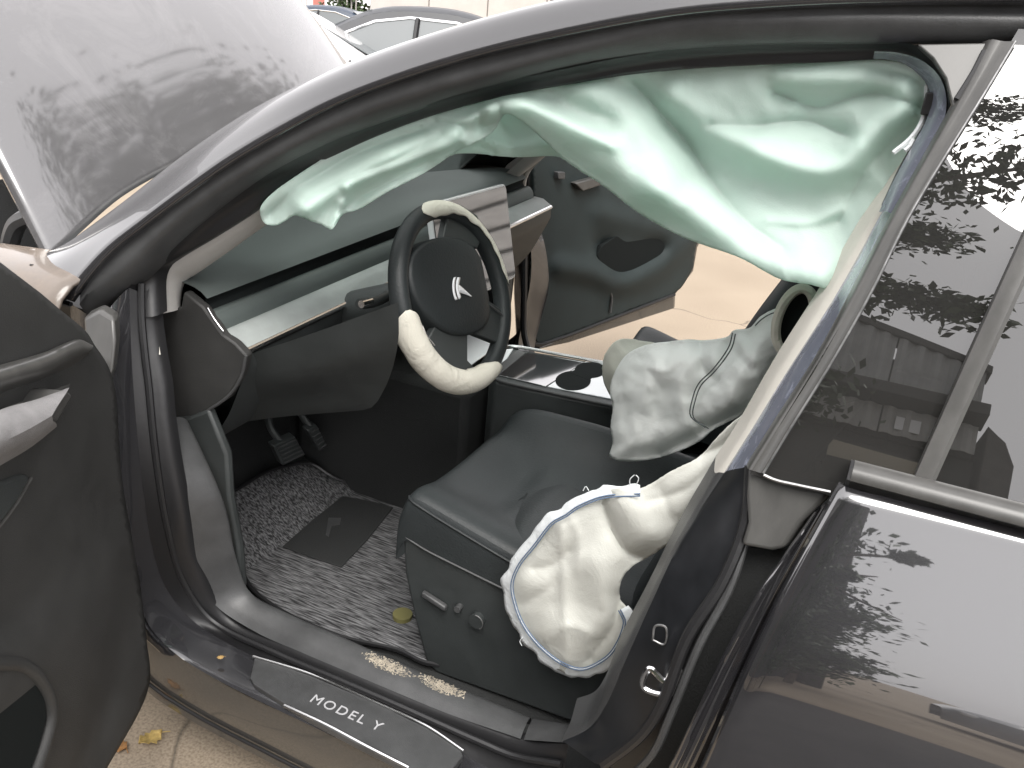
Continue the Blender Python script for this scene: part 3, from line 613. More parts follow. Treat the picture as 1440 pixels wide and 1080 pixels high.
# A pillar inner trim
ao = T([(219, 440), (219, 400), (228, 382), (243, 369), (292, 340), (342, 308), (405, 265)], s=.125)
ai = T([(254, 432), (256, 410), (262, 395), (278, 385), (325, 352), (372, 318), (430, 282)], s=.20)
ap = loft('a_pillar_trim', [[p+Vector((-.02, 0, .03)) for p in ao], ao, [a.lerp(b, .5)+Vector((.01, -.008, 0)) for a, b in zip(ao, ai)], ai, [p+Vector((-.03, .02, .01)) for p in ai]], M['apillar'], CAR, n=40, rows=14)
mirror(ap)
tube('trim_gap', T([(219, 464), (222, 482), (224, 499)], s=.118), .0028, M['cream'], CAR, n=8)

# ---- dashboard
D = empty('dashboard', (0, 0, 0), CAR); D.location = Vector((.6, 0, .9))-wloc(CAR)
TL, TR = P(314, 465, y=-.70), P(752, 277, x=.735); BL, BR = P(345, 497, y=-.70), P(775, 292, x=.80)
def dashline(dx, dz, base0, base1, y0=None, y1=None): return [base0+Vector((dx, 0, dz)), base0.lerp(base1, .5)+Vector((dx, 0, dz)), base1+Vector((dx, 0, dz))]
dt = [[Vector((.30, -.72, .985)), Vector((.16, 0, 1.0)), Vector((.30, .74, 1.02))],
      [Vector((.45, -.73, 1.03)), Vector((.42, 0, 1.06)), Vector((.47, .75, 1.05))],
      dashline(-.10, .075, TL, TR), dashline(-.055, .068, TL, TR), dashline(-.035, .055, TL, TR)]
loft('dash_top', dt, M['dash'], D, n=30, rows=24)
loft('vent_slot', [dashline(-.037, .056, TL, TR), dashline(-.046, .040, TL, TR), dashline(-.040, .028, TL, TR)], M['hole'], D, n=20, rows=8)  # shallow slot, its shadow put into the black colour
loft('vent_lip', [dashline(-.040, .028, TL, TR), dashline(-.024, .031, TL, TR), dashline(-.008, .016, TL, TR), dashline(-.004, -.002, TL, TR)], M['dash'], D, n=20, rows=10)
tr = [[p+Vector((-.01, 0, -.006)) for p in crv([TL, TR], 12)], crv([TL, TR], 12), [a.lerp(b, .35)+Vector((.006, 0, .006)) for a, b in zip(crv([TL, TR], 12), crv([BL, BR], 12))], [a.lerp(b, .86)+Vector((.004, 0, .003)) for a, b in zip(crv([TL, TR], 12), crv([BL, BR], 12))]]
loft('trim_panel', tr, M['trim'], D, n=40, rows=14)
lo_ = [a.lerp(b, .93)+Vector((.003, 0, .0)) for a, b in zip(crv([TL, TR], 12), crv([BL, BR], 12))]
tube('trim_edge', lo_, .006, M['silver'], D, n=30, seg=8)
prism('trim_end', [TL+Vector((-.004, -.004, 0)), TL.lerp(BL, .3)+Vector((.008, -.008, .004)), BL+Vector((.002, -.006, 0)), BL+Vector((-.03, -.004, -.012)), TL+Vector((-.035, -.004, -.01))], (0, .012, 0), M['trim'], D, bevel=.003)
prism('trim_end', [TR+Vector((-.004, .0, 0)), TR.lerp(BR, .3)+Vector((.006, .006, .004)), BR+Vector((.002, .004, 0)), BR+Vector((-.03, .0, -.014)), TR+Vector((-.035, .0, -.01))], (0, .012, 0), M['trim'], D, bevel=.003)
lw = [dashline(.0, -.006, BL, BR), dashline(.004, -.02, BL, BR), dashline(-.02, -.08, BL, BR), dashline(-.06, -.16, BL, BR), dashline(-.13, -.24, BL, BR), dashline(-.26, -.30, BL, BR), dashline(-.42, -.30, BL, BR)]
loft('lower_dash', lw, M['dark'], D, n=24, rows=24)
# end cap seen through the door opening
ec = T([(214, 440), (254, 432), (258, 410), (285, 432), (312, 470), (330, 483), (346, 500), (339, 530), (320, 560), (290, 581), (262, 596), (240, 640), (232, 600), (226, 520)], y=-.715)
prism('dash_end_cap', ec, (0, .02, 0), M['doorcard'], D, bevel=.004)
tube('end_cap_seam', T([(346, 500), (340, 528), (322, 556), (290, 579)], y=-.722), .003, M['satin'], D, n=16)
tube('end_cap_seam', T([(292, 433), (300, 447), (314, 466)], y=-.719), .0018, M['silver'], D, n=10)
kn = T([(292, 582), (400, 562), (540, 548)], y=-.60)
loft('knee_panel', [T([(346, 500), (450, 465), (560, 425)], y=-.68), T([(338, 532), (440, 520), (560, 480)], y=-.66), kn, [p+Vector((-.06, .03, -.07)) for p in kn], [p+Vector((-.25, .06, -.10)) for p in kn]], M['dark'], D, n=16, rows=18)
# column stalk
sc_ = P(514, 427, x=.82)
tube('column_stalk', [P(545, 416, x=.90), P(528, 424, x=.90), P(506, 428, x=.90)], .011, M['dark'], D, n=10, seg=12)
tube('stalk_button', [P(522, 424, x=.905), P(508, 428, x=.905)], .0075, M['chrome'], D, n=6, seg=12)

# ---- touchscreen
S = empty('touchscreen', (0, 0, 0), CAR); S.location = Vector((.87, 0, 1.0))-wloc(CAR)
sTL, sTR, sBR = P(600, 296, x=.862), P(711, 258, x=.858), P(733, 386, x=.912)
ex_ = (sTR-sTL); ex_.z = 0; Wd = .385; ex_ = Vector((.012, 1, 0)).normalized(); dn_ = (sBR-sTR); dn_ = (dn_-ex_*dn_.dot(ex_)); Ht = dn_.length; dn_.normalize(); nn = ex_.cross(dn_)
if nn.x < 0: nn = -nn
def rrect(c0, w_, h_, r, k=6):
    pts = []
    for cx, cy, a0 in ((w_-r, r, -90), (w_-r, h_-r, 0), (r, h_-r, 90), (r, r, 180)):
        for i in range(k+1):
            a = rad(a0+90*i/k); pts.append(c0+ex_*(cx+r*math.cos(a))+dn_*(cy+r*math.sin(a)))
    return pts
c0 = sTR-ex_*Wd
prism('screen_frame', rrect(c0, Wd, Ht, .014), nn*-.014, M['piano'], S, bevel=.002)
prism('display', rrect(c0+ex_*.005+dn_*.005+nn*.0025, Wd-.01, Ht-.012, .011), nn*-.003, M['screen'], S, bevel=.0005)
tube('screen_mount', [c0+ex_*Wd*.5+dn_*Ht*.55-nn*.012, c0+ex_*Wd*.5+dn_*Ht*.62-nn*.14], .03, M['dark'], S, n=6, seg=12)

# ---- steering wheel
SWc = np.array([1.029, -.372, .989]); tilt, yaw, SR = .3835, -.0744, .193
n0_ = np.array([math.cos(tilt)*math.cos(yaw), math.cos(tilt)*math.sin(yaw), math.sin(tilt)])
sa = np.cross([0, 0, 1], n0_); sa /= np.linalg.norm(sa); sb = np.cross(n0_, sa)
def W(ang, r, h=0): return Vector(SWc+r*(math.cos(ang)*sa+math.sin(ang)*sb)+h*n0_)
def Wp(px, py, h=0): return P(px, py, pl=(SWc+h*n0_, n0_))
def wang(px, py):
    d = np.array(P(px, py, pl=(SWc, n0_)))-SWc; return math.atan2(d@sb, d@sa)
SW = empty('steering_wheel', (0, 0, 0), CAR); SW.location = Vector(SWc)-wloc(CAR)
rr_ = .0180; R0 = SR-rr_
def rimgeo(a0, a1, n, rt, seg=16, closed=False, ph0=0, ph1=2*math.pi, edge=None):
    v, f = [], []
    for i in range(n):
        a = a0+(a1-a0)*i/(n if closed else n-1)
        p0_, p1_ = (ph0, ph1) if edge is None else edge(i/(n-1))
        for k in range(seg):
            ph = p0_+(p1_-p0_)*k/(seg if closed else seg-1)
            v.append(W(a, R0+rt*math.cos(ph), rt*1.12*math.sin(ph)))
    for i in range(n if closed else n-1):
        j = (i+1) % n
        for k in range(seg if closed else seg-1):
            k2 = (k+1) % seg; f.append((i*seg+k, i*seg+k2, j*seg+k2, j*seg+k))
    return v, f
rim = obj('rim', *rimgeo(0, 2*math.pi, 96, rr_, closed=True), M['leather'], SW)
# torn covering: exposed pale foam along two stretches of the rim
def torn(a0, a1, seed, wid, rt=.019):
    def edge(t):
        taper = min(1, t/.10, (1-t)/.10)**.6
        ph = (wid(t) if callable(wid) else wid)*(taper*(.75+.35*noise.noise((t*9+seed, seed, 0)))+.05)
        c = math.radians(62)+.25*noise.noise((t*4+seed, 3, 1)); return c-ph, c+ph
    return rimgeo(a0, a1, 50, rt, seg=14, edge=edge)
aL, aB = wang(556, 440), wang(694, 522)
if aB < aL: aB += 2*math.pi
fo = obj('torn_foam', *torn(aL, aB, 1.3, 2.2, .0240), M['foam'], SW, solid=.0025)
aT0, aT1 = wang(578, 288), wang(712, 400)
if aT1 > aT0: aT1 -= 2*math.pi
obj('torn_foam', *torn(aT0, aT1, 5.1, lambda t: 1.5-.62*min(1, max(0, t-.25)/.25), .0203), M['foam'], SW, solid=.002)
# hub
hc = [(570, 365), (585, 345), (615, 335), (650, 340), (668, 362), (676, 395), (682, 430), (678, 458), (655, 472), (625, 470), (596, 450), (576, 420), (568, 392)]
hb_ = smooth2(hc, 48, True)[:-1]
cx_, cy_ = np.mean(hb_, 0)
vv = []; ff = []
for k, (s, h) in enumerate([(1.0, -.02), (1.0, .008), (.975, .014), (.93, .017), (.7, .0195), (.4, .0215), (.0, .022)]):
    for a, b in hb_:
        q = Wp(cx_+(a-cx_)*s, cy_+(b-cy_)*s); vv.append(q+Vector(n0_)*h)
nh_ = len(hb_)
for i in range(6):
    for j in range(nh_): ff.append((i*nh_+j, i*nh_+(j+1) % nh_, (i+1)*nh_+(j+1) % nh_, (i+1)*nh_+j))
obj('hub', vv, ff, M['leather'], SW)
def spoke(q, t0=-.012, th=.018, m='dark'):
    return prism('spoke', [Wp(a, b, t0) for a, b in q], Vector(n0_)*th, M[m], SW, bevel=.003)
spoke([(612, 345), (622, 292), (640, 291), (662, 305), (672, 330), (662, 352)])
spoke([(672, 420), (700, 440), (708, 452), (706, 475), (690, 484), (650, 468), (640, 450)])
spoke([(605, 455), (648, 465), (648, 508), (660, 520), (640, 530), (612, 512), (592, 478)])
tube('spoke_trim', [Wp(a, b, .010) for a, b in [(676, 418), (690, 430), (706, 443), (709, 452), (706, 470)]], .0022, M['satin'], SW, n=20, seg=6)
tube('spoke_trim', [Wp(a, b, .006) for a, b in [(594, 458), (600, 472), (611, 486)]], .0016, M['silver'], SW, n=10, seg=6)
tube('steering_column', [Vector(SWc-n0_*.01), Vector(SWc-n0_*.10), Vector(SWc-n0_*.28)], .055, M['dark'], SW, n=8, seg=18)
# emblem
def emb(L, R):
    return loft('emblem', [[Wp(a, b, .0245) for a, b in L], [Wp(a, b, .0245) for a, b in R]], M['piano'], SW, n=14, solid=.0022, offset=0)
emb([(638.5, 390), (636.6, 397), (636.6, 408), (638.2, 416), (640.5, 422)], [(641, 389.5), (639.4, 397), (639.4, 408), (641, 416), (643.2, 421)])
emb([(643.5, 390), (641.6, 397), (641.4, 406), (643, 414), (645.6, 421)], [(647, 390.5), (645.6, 397), (645.4, 406), (646.2, 412), (648, 418)])
emb([(644.6, 400), (653, 407.5), (663, 416.5)], [(644.8, 411), (653, 413.5), (662.8, 417.2)])

# ---- centre console
C_ = empty('centre_console', (0, 0, 0), CAR); C_.location = Vector((1.1, 0, .6))-wloc(CAR)
cz = .705
far = T([(700, 493), (716, 487), (790, 499), (872, 514), (930, 524)], z=cz); near = T([(688, 528), (697, 535), (775, 552), (872, 572), (930, 584)], z=cz)
top_ = far+near[::-1]
prism('console_body', [p+Vector((0, 0, -.003)) for p in top_], (0, 0, -.45), M['dark'], C_, bevel=.008)
box('console_front', (.42, -.12, .25), (.95, .12, .66), M['deep'], C_, bevel=.02)
tube('console_trim', T([(697, 497), (706, 489), (718, 487), (790, 499), (872, 514), (930, 524)], z=cz+.003), .0045, M['silver'], C_, n=30, seg=8)
tube('console_trim', T([(694, 532), (704, 536), (775, 552), (872, 573), (930, 585)], z=cz), .004, M['satin'], C_, n=30, seg=8)
prism('tray', T([(700, 527), (742, 496), (822, 509), (768, 543)], z=cz), (0, 0, -.002), M['screen'], C_, bevel=.001)
prism('tray_edge', T([(688, 524), (728, 492), (740, 495), (700, 528)], z=cz+.001), (0, 0, -.004), M['satin'], C_, bevel=.001)
prism('tray_edge', T([(690, 515), (700, 492), (722, 490), (712, 505), (697, 514)], z=cz), (0, 0, -.004), M['piano'], C_, bevel=.001)
prism('console_panel', T([(770, 543), (824, 508), (878, 516), (930, 525), (930, 578), (868, 562)], z=cz), (0, 0, -.003), M['piano'], C_, bevel=.001)
prism('console_panel', T([(640, 456), (702, 456), (694, 490), (652, 520), (640, 515)], z=.69), (0, 0, -.004), M['piano'], C_, bevel=.001)
def disc(px, py, rx, ry, z, k=28): return [P(px+rx*math.cos(2*math.pi*i/k), py+ry*math.sin(2*math.pi*i/k), z=z) for i in range(k)]
prism('cup_holder', disc(806, 535, 25, 13.5, cz+.0012), (0, 0, -.003), M['hole'], C_, bevel=0)  # flat disc, the holder's inner shade put into its colour
prism('cup_holder', disc(830, 520, 22, 11, cz+.0014), (0, 0, -.003), M['hole'], C_, bevel=0)
prism('cup_holder', T([(800, 524), (814, 517), (842, 524), (828, 534)], z=cz+.0016), (0, 0, -.003), M['hole'], C_, bevel=0)

# ---- seats
def seat(name, sgn, parent):
    """sgn -1: driver side. built at y = sgn * (.12 .. .60)"""
    st = empty(name, (0, 0, 0), parent); st.location = Vector((1.35, sgn*.36, .3))-wloc(parent)
    ys = [.606, .604, .596, .575, .54, .50, .46, .42, .36, .30, .25, .21, .17, .14, .118, .11]
    xs_ = [1.052, 1.056, 1.07, 1.10, 1.15, 1.20, 1.24, 1.27, 1.30, 1.36, 1.42, 1.50, 1.60]
    vv = []
    for x in xs_:
        u = x-1.07; zo = .645-.25*u; zc = .640-.20*u; zi = .640+.03*u-.10*max(0, u-.25)
        for j, y in enumerate(ys):
            if j == 0: z = zo-.085+.04*u
            elif j == 15: z = zi-.10
            else:
                t = (y-.118)/(.596-.118)                       # 0 inner .. 1 outer
                z = zi*(1-t)+zo*t
                b = .020*math.exp(-((t-.93)/.08)**2)+.056*math.exp(-((t-.09)/.10)**2)*min(1, max(0, u+.005)/.05)-.024*math.exp(-((t-.14-u*2.0)/.06)**2)*max(0, 1-u/.22)
                z += b-.032*math.exp(-((t-.5)/.28)**2)*min(1, max(0, u+.02)/.08)
                ins = max(0, min(1, (u-.135-.10*abs(t-.5))/.03))
                if .28 < t < .78: z += -.012*math.exp(-((u-.135-.22*(t-.28)*0)/.012)**2)+.008*ins
                if j == 1: z -= .022
                if j == 14: z -= .02
            lip = max(0, (1.075-x)/.023); z -= .075*lip**1.6
            vv.append((x+(.0 if j not in (0, 1) else .0), sgn*y, z))
    n_ = len(ys); ff = [(i*n_+j, i*n_+j+1, (i+1)*n_+j+1, (i+1)*n_+j) for i in range(len(xs_)-1) for j in range(n_-1)]
    f0 = len(vv)
    for j, y in enumerate(ys): vv.append((1.085, sgn*(.36+(y-.36)*.96), .53))
    ff += [(j, f0+j, f0+j+1, j+1) for j in range(n_-1)]
    obj('seat_cushion', vv, ff, M['leather'], st, subs=2)
    # backrest
    bp = []
    bx = -.20 if sgn > 0 else 0
    for (x, z, hw, dp) in [(1.62, .52, .22, .05), (1.69, .72, .225, .06), (1.78, .92, .225, .06), (1.86, 1.10, .21, .05), (1.91, 1.22, .16, .04)]:
        bp.append([Vector((bx+x-dp*math.cos(a*math.pi)*-1*0+(.02 if abs(k-4) < 2 else -.02 if abs(k-4) == 3 else 0), sgn*.36+hw*(k-4)/4, z)) for k, a in [(k, 0) for k in range(9)]])
    loft('backrest', bp, M['leather'], st, n=17, rows=17, solid=.09, subs=1)
    prism('head_rest', [Vector((1.88+bx, sgn*.36+y, z)) for y, z in ((-.12, 1.24), (.12, 1.24), (.13, 1.32), (.10, 1.40), (-.10, 1.40), (-.13, 1.32))], (.09, 0, .02), M['leather'], st, bevel=.025, bseg=3)
    sp = [Vector((x, sgn*.602, z)) for x, z in ((1.068, .556), (1.12, .545), (1.22, .53), (1.33, .515), (1.62, .50), (1.66, .28), (1.16, .25), (1.135, .27), (1.105, .36), (1.075, .47))]
    prism('side_panel', sp, (0, -sgn*.05, 0), M['dark'], st, bevel=.006)
    tube('piping', [(1.068, sgn*.585, .638), (1.078, sgn*.598, .640), (1.12, sgn*.601, .628), (1.22, sgn*.602, .602), (1.34, sgn*.602, .572), (1.55, sgn*.602, .52)], .0028, M['leather2'], st, n=40, seg=6)
    tube('piping', [(1.076, sgn*.604, .556), (1.12, sgn*.607, .546), (1.22, sgn*.607, .531), (1.34, sgn*.607, .515)], .0022, M['satin'], st, n=30, seg=6)
    box('seat_base', (1.12, sgn*.36-.22, .24), (1.6, sgn*.36+.22, .50), M['deep'], st, bevel=.02)
    if sgn < 0:
        pn = np.array([.2, 0, 1.]); pn /= np.linalg.norm(pn)
        cloth('seat_insert', [(794, 655), (772, 667), (738, 694), (714, 720), (706, 748), (710, 778), (760, 800), (860, 790), (960, 720), (985, 640), (880, 655), (830, 652)], lambda a, b: np.zeros(len(a)), [], M['leather2'], st, step=6, thick=.004, bulge=.026, bw=18, plane=((1.25, -.36, .588), tuple(pn)), wrinkle=.002, wscale=40)
        for a, b in (((1.125, .452), (1.180, .437)),):
            prism('seat_switch', [Vector((a[0], -.606, a[1])), Vector((b[0], -.606, b[1])), Vector((b[0], -.606, b[1]-.012)), Vector((a[0], -.606, a[1]-.012))], (0, -.012, 0), M['satin'], st, bevel=.003)
        tube('seat_switch', [(1.205, -.60, .440), (1.205, -.616, .440)], .007, M['satin'], st, n=3, seg=10)
        tube('seat_switch', [(1.247, -.60, .427), (1.247, -.614, .427)], .016, M['dark'], st, n=3, seg=20)
        tube('switch_rim', [Vector((1.247+.016*math.cos(a), -.615, .427+.016*math.sin(a))) for a in np.linspace(-.9, 1.7, 12)], .0012, M['brush'], st)
    return st
DS = seat('driver_seat', -1, CAR); PS = seat('passenger_seat', 1, CAR)
PS.location.z += .045; PS.location.x += .11
rb = empty('rear_bench', (0, 0, 0), CAR); rb.location = Vector((2.3, 0, .4))-wloc(CAR)
box('seat_cushion', (2.05, -.62, .35), (2.55, .62, .62), M['leather'], rb, bevel=.04, bseg=3)
prism('backrest', [(2.50, -.62, .6), (2.62, -.62, .6), (2.76, -.62, 1.12), (2.66, -.62, 1.12)], (0, 1.24, 0), M['leather'], rb, bevel=.03)

# ---- pedals
def pedal(name, c, ang, arm):
    pe = empty(name, (0, 0, 0), CAR); pe.location = Vector(P(*c[0], x=.58))-wloc(CAR)
    prism('pedal_pad', [P(a, b, x=.58) for a, b in c], (-.02, 0, .008), M['brush' if 0 else 'dark'], pe, bevel=.003)
    for k in range(5):
        t = .12+.19*k; a = P(*c[0], x=.58).lerp(P(*c[3], x=.58), t); b = P(*c[1], x=.58).lerp(P(*c[2], x=.58), t)
        tube('rubber_rib', [a.lerp(b, .08)+Vector((.002, 0, 0)), a.lerp(b, .92)+Vector((.002, 0, 0))], .002, M['satin'], pe, n=4, seg=6)
    tube('pedal_arm', [P(*arm[0], x=.575), P(*arm[1], x=.545), P(*arm[2], x=.50)], .009, M['dark'], pe, n=14, seg=8)
pedal('brake_pedal', [(385, 628), (415, 614), (430, 640), (398, 655)], 0, [(400, 628), (380, 600), (378, 555)])
pedal('accelerator_pedal', [(433, 606), (446, 598), (460, 628), (450, 635)], 0, [(440, 606), (425, 585), (410, 560)])

# ---- airbags
BAG = M['mint']
ctx = lambda a, b: np.interp(a, [360, 470, 560, 640, 720, 860, 960, 1100, 1250, 1330], [-.715, -.655, -.615, -.59, -.57, -.545, -.53, -.525, -.53, -.56]) - .0004*np.clip(b-250, 0, 300)*np.clip((a-800)/300, 0, 1)
out = [(366, 291), (382, 272), (430, 238), (480, 207), (560, 171), (640, 145), (720, 125), (800, 111), (880, 98), (960, 90), (1060, 85), (1160, 80), (1250, 78), (1300, 100), (1322, 145), (1312, 190), (1290, 235), (1245, 312), (1190, 405), (1172, 408), (1140, 400), (1100, 393), (1040, 362), (960, 333), (900, 300), (850, 262), (795, 225), (760, 192), (728, 166), (712, 160), (690, 188), (640, 214), (612, 234), (590, 247), (545, 270), (505, 294), (480, 303), (467, 323), (452, 316), (438, 311), (415, 303), (400, 311), (388, 317), (371, 314), (366, 303)]
folds = [([(705, 138), (760, 165), (830, 205), (900, 250), (980, 300), (1060, 350), (1150, 385)], .075, 34),
         ([(705, 136), (735, 145), (800, 175), (860, 205)], .04, 14, 'c'),
         ([(890, 118), (930, 160), (965, 200), (1000, 255), (1045, 310), (1100, 350)], -.07, 20, 'c'),
         ([(820, 120), (860, 150), (905, 190), (930, 235), (925, 262)], .05, 30),
         ([(770, 135), (800, 155), (850, 165)], -.03, 22),
         ([(950, 140), (1010, 185), (1080, 220), (1140, 238), (1185, 232), (1210, 205), (1270, 150)], .065, 24),
         ([(950, 170), (1020, 220), (1060, 260), (1110, 300), (1150, 320)], -.035, 40),
         ([(1000, 175), (1060, 178), (1130, 170), (1190, 190)], -.045, 16, 'c'),
         ([(1090, 130), (1150, 150), (1230, 130), (1290, 150)], -.04, 12, 'c'),
         ([(1100, 110), (1180, 108), (1270, 120)], .03, 18),
         ([(1080, 310), (1140, 312), (1185, 294)], .02, 9, 'c'),
         ([(1180, 310), (1215, 240), (1280, 170)], -.03, 16, 'c'),
         ([(620, 168), (660, 168), (700, 140)], .03, 10, 'c'),
         ([(430, 290), (470, 262), (520, 235), (590, 205), (640, 190)], .045, 16),
         ([(380, 300), (420, 262), (500, 215), (590, 182)], -.03, 10, 'c'),
         ([(480, 296), (520, 270), (600, 228)], -.02, 10, 'c'),
         ([(487, 262), (520, 246), (560, 232), (610, 212), (650, 196)], .022, 6, 'c'), ([(430, 282), (480, 254), (540, 232), (620, 190)], -.022, 9, 'c'), ([(470, 320), (488, 266)], .018, 6, 'c'),
         ([(466, 322), (480, 285)], .02, 7, 'c'),
         ([(640, 215), (650, 180), (612, 170)], -.03, 8, 'c'),
         ([(700, 138), (703, 165), (676, 180), (676, 160)], -.03, 7, 'c')]
CB = empty('curtain_airbag', (0, 0, 0), CAR); CB.location = Vector((1.2, -.58, 1.4))-wloc(CAR)
cloth('airbag_sheet', out, ctx, folds, BAG, CB, step=3.6, wrinkle=.004, wscale=60, seed=3.1, top=out[0:19], relax=1, fscale=.60, crumple=.0095, cscale=140)
cloth('airbag_fold', [(600, 240), (640, 195), (690, 150), (760, 160), (840, 245), (800, 232), (786, 221), (735, 223), (722, 224), (700, 221), (640, 219), (615, 232)], lambda a, b: ctx(a, b)+.07, [([(655, 190), (700, 205), (790, 205)], .03, 12, 'c'), ([(676, 205), (692, 212)], -.02, 6, 'c'), ([(700, 160), (720, 200)], -.03, 20)], M['mint'], CB, step=5, wrinkle=.004, wscale=30, seed=8)
# cord ends hanging at the pillar
for q in ([(1302, 118), (1303, 145), (1296, 172), (1280, 195), (1256, 215)], [(1284, 196), (1280, 205), (1272, 212)]):
    tube('tether', T(q, s=.105), .0035, M['hem'], CB, n=16, seg=6)
box('tether_clip', tuple(P(1305, 146, s=.09)-Vector((.006, .006, .014))), tuple(P(1305, 146, s=.09)+Vector((.006, .006, .014))), M['black'], CB, bevel=.002)

# side airbag on the seat
SB = empty('side_airbag', (0, 0, 0), CAR); SB.location = Vector((1.5, -.68, .7))-wloc(CAR)
so_ = [(1068, 585), (1050, 581), (1015, 607), (985, 640), (945, 661), (900, 686), (866, 686), (840, 690), (805, 705), (790, 716), (770, 727), (742, 762), (720, 790), (709, 820), (713, 850), (727, 885), (755, 920), (790, 945), (820, 952), (850, 940), (868, 925), (884, 896), (889, 872), (880, 852), (872, 840), (875, 815), (887, 799), (910, 785), (945, 762), (1000, 720), (1050, 660)]
sbase = lambda a, b: np.interp(a, [700, 820, 900, 1000, 1070], [-.655, -.665, -.665, -.65, -.63])
sf = [([(845, 700), (858, 740), (880, 775), (905, 786)], -.022, 7, 'c'), ([(880, 695), (900, 740), (930, 760)], .02, 25), ([(790, 740), (792, 800), (795, 860), (797, 930)], .012, 9, 'c'),
      ([(752, 800), (775, 796), (800, 775)], -.014, 8, 'c'), ([(873, 838), (862, 880), (830, 925)], -.022, 9, 'c'), ([(840, 800), (850, 850), (830, 900)], .02, 30), ([(910, 705), (960, 690), (1000, 660)], -.010, 8, 'c'),
      ([(985, 640), (1020, 625), (1050, 600)], -.02, 8, 'c'), ([(760, 830), (775, 880)], .012, 25), ([(735, 850), (780, 820), (795, 790)], -.006, 5, 'c'), ([(800, 720), (815, 760), (812, 800)], .006, 6, 'c'), ([(845, 860), (835, 905)], -.006, 6, 'c'), ([(930, 690), (945, 730)], -.007, 6, 'c'), ([(770, 900), (800, 880), (830, 890)], .006, 6, 'c')]
cloth('airbag_sheet', so_, sbase, sf, M['ivory'], SB, step=4, bulge=.012, bw=18, wrinkle=.003, wscale=70, seed=1.7, relax=2, fscale=.7, crumple=.0035, cscale=95)
# hem band round the free edge
def inset(line, k):
    L = smooth2(line, 70); c = np.array([830., 820.]); out_ = []
    t = np.gradient(L, axis=0); nrm = np.stack([-t[:, 1], t[:, 0]], 1); nrm /= np.linalg.norm(nrm, axis=1)[:, None]
    for p, n_ in zip(L, nrm): out_.append(p+n_*k*(1 if ((c-p)@n_) > 0 else -1))
    return np.array(out_)
edge = [(900, 685), (866, 686), (840, 690), (805, 705), (790, 716), (770, 727), (742, 762), (720, 790), (709, 820), (713, 850), (727, 885), (755, 920), (790, 945), (820, 952), (850, 940), (868, 925), (884, 896), (889, 872), (881, 853)]
jit = lambda arr, a_, sd: [(p[0]+a_*noise.noise((i*.45, sd, 0)), p[1]+a_*noise.noise((i*.45, sd, 4))) for i, p in enumerate(arr)]
hw_ = lambda i: 1
oe = jit(inset(edge, -3), 7, 2.0); ie = inset(edge, 11)
hy = lambda a: float(sbase(np.array([a]), None)[0])-.006
loft('hem_band', [[P(a, b, y=hy(a)) for a, b in oe], [P((a+c)/2, (b+d)/2, y=hy(a)-.004) for (a, b), (c, d) in zip(oe, ie)], [P(a, b, y=hy(a)-.009) for a, b in ie]], M['hem'], SB, n=110, rows=5, solid=.0012)
for k_, dd in ((9.5, -.010), (12.5, -.016)):
    L = inset(edge, k_); tube('stitching', [P(a, b, y=hy(a)+dd) for a, b in L], .0011, M['thread'], SB, seg=5)
for q in ([(820, 690), (824, 684), (828, 690)], [(886, 684), (886, 674), (892, 668)], [(894, 684), (898, 672), (894, 668)], [(735, 896), (731, 902), (734, 908)]):
    tube('loose_thread', [P(a, b, y=-.68) for a, b in q], .0008, M['hem'], SB, n=8, seg=5)

# airbag between the seats
NB = empty('centre_airbag', (0, 0, 0), CAR); NB.location = Vector((1.5, -.28, .85))-wloc(CAR)
no = [(858, 552), (862, 530), (880, 500), (905, 486), (940, 480), (968, 477), (990, 478), (1025, 472), (1030, 465), (1055, 460), (1068, 446), (1090, 434), (1112, 428), (1145, 420), (1150, 470), (1120, 500), (1098, 520), (1075, 552), (1045, 582), (1000, 606), (985, 620), (940, 640), (900, 648), (876, 648), (858, 642), (862, 622), (859, 600), (862, 572)]
nbase = lambda a, b: np.interp(a, [840, 900, 1000, 1100, 1150], [-.30, -.33, -.40, -.44, -.44])
nf = [([(985, 480), (990, 520), (1000, 530)], -.02, 8, 'c'), ([(920, 500), (905, 560), (885, 640)], .018, 22), ([(1030, 470), (1022, 500), (1000, 530), (975, 555), (970, 585), (990, 600)], -.010, 6, 'c'),
      ([(955, 490), (940, 520), (900, 512)], .014, 10, 'c'), ([(985, 500), (960, 530), (950, 580)], .012, 9, 'c'), ([(1050, 520), (1030, 560), (995, 590)], .022, 26), ([(900, 505), (930, 545)], -.012, 10, 'c'),
      ([(930, 640), (960, 622), (1000, 600), (1050, 575)], -.02, 8, 'c'), ([(870, 560), (868, 640)], .012, 10), ([(890, 645), (905, 600)], -.008, 8, 'c'), ([(1040, 500), (1055, 520)], -.010, 6, 'c'), ([(1085, 440), (1060, 455), (1040, 480)], .01, 8, 'c'), ([(925, 560), (925, 640)], -.01, 14)]
cloth('airbag_sheet', no, nbase, nf, M['sage'], NB, step=3.6, bulge=.030, bw=22, wrinkle=.004, wscale=40, seed=6.6, relax=1, fscale=.9, crumple=.008, cscale=50)
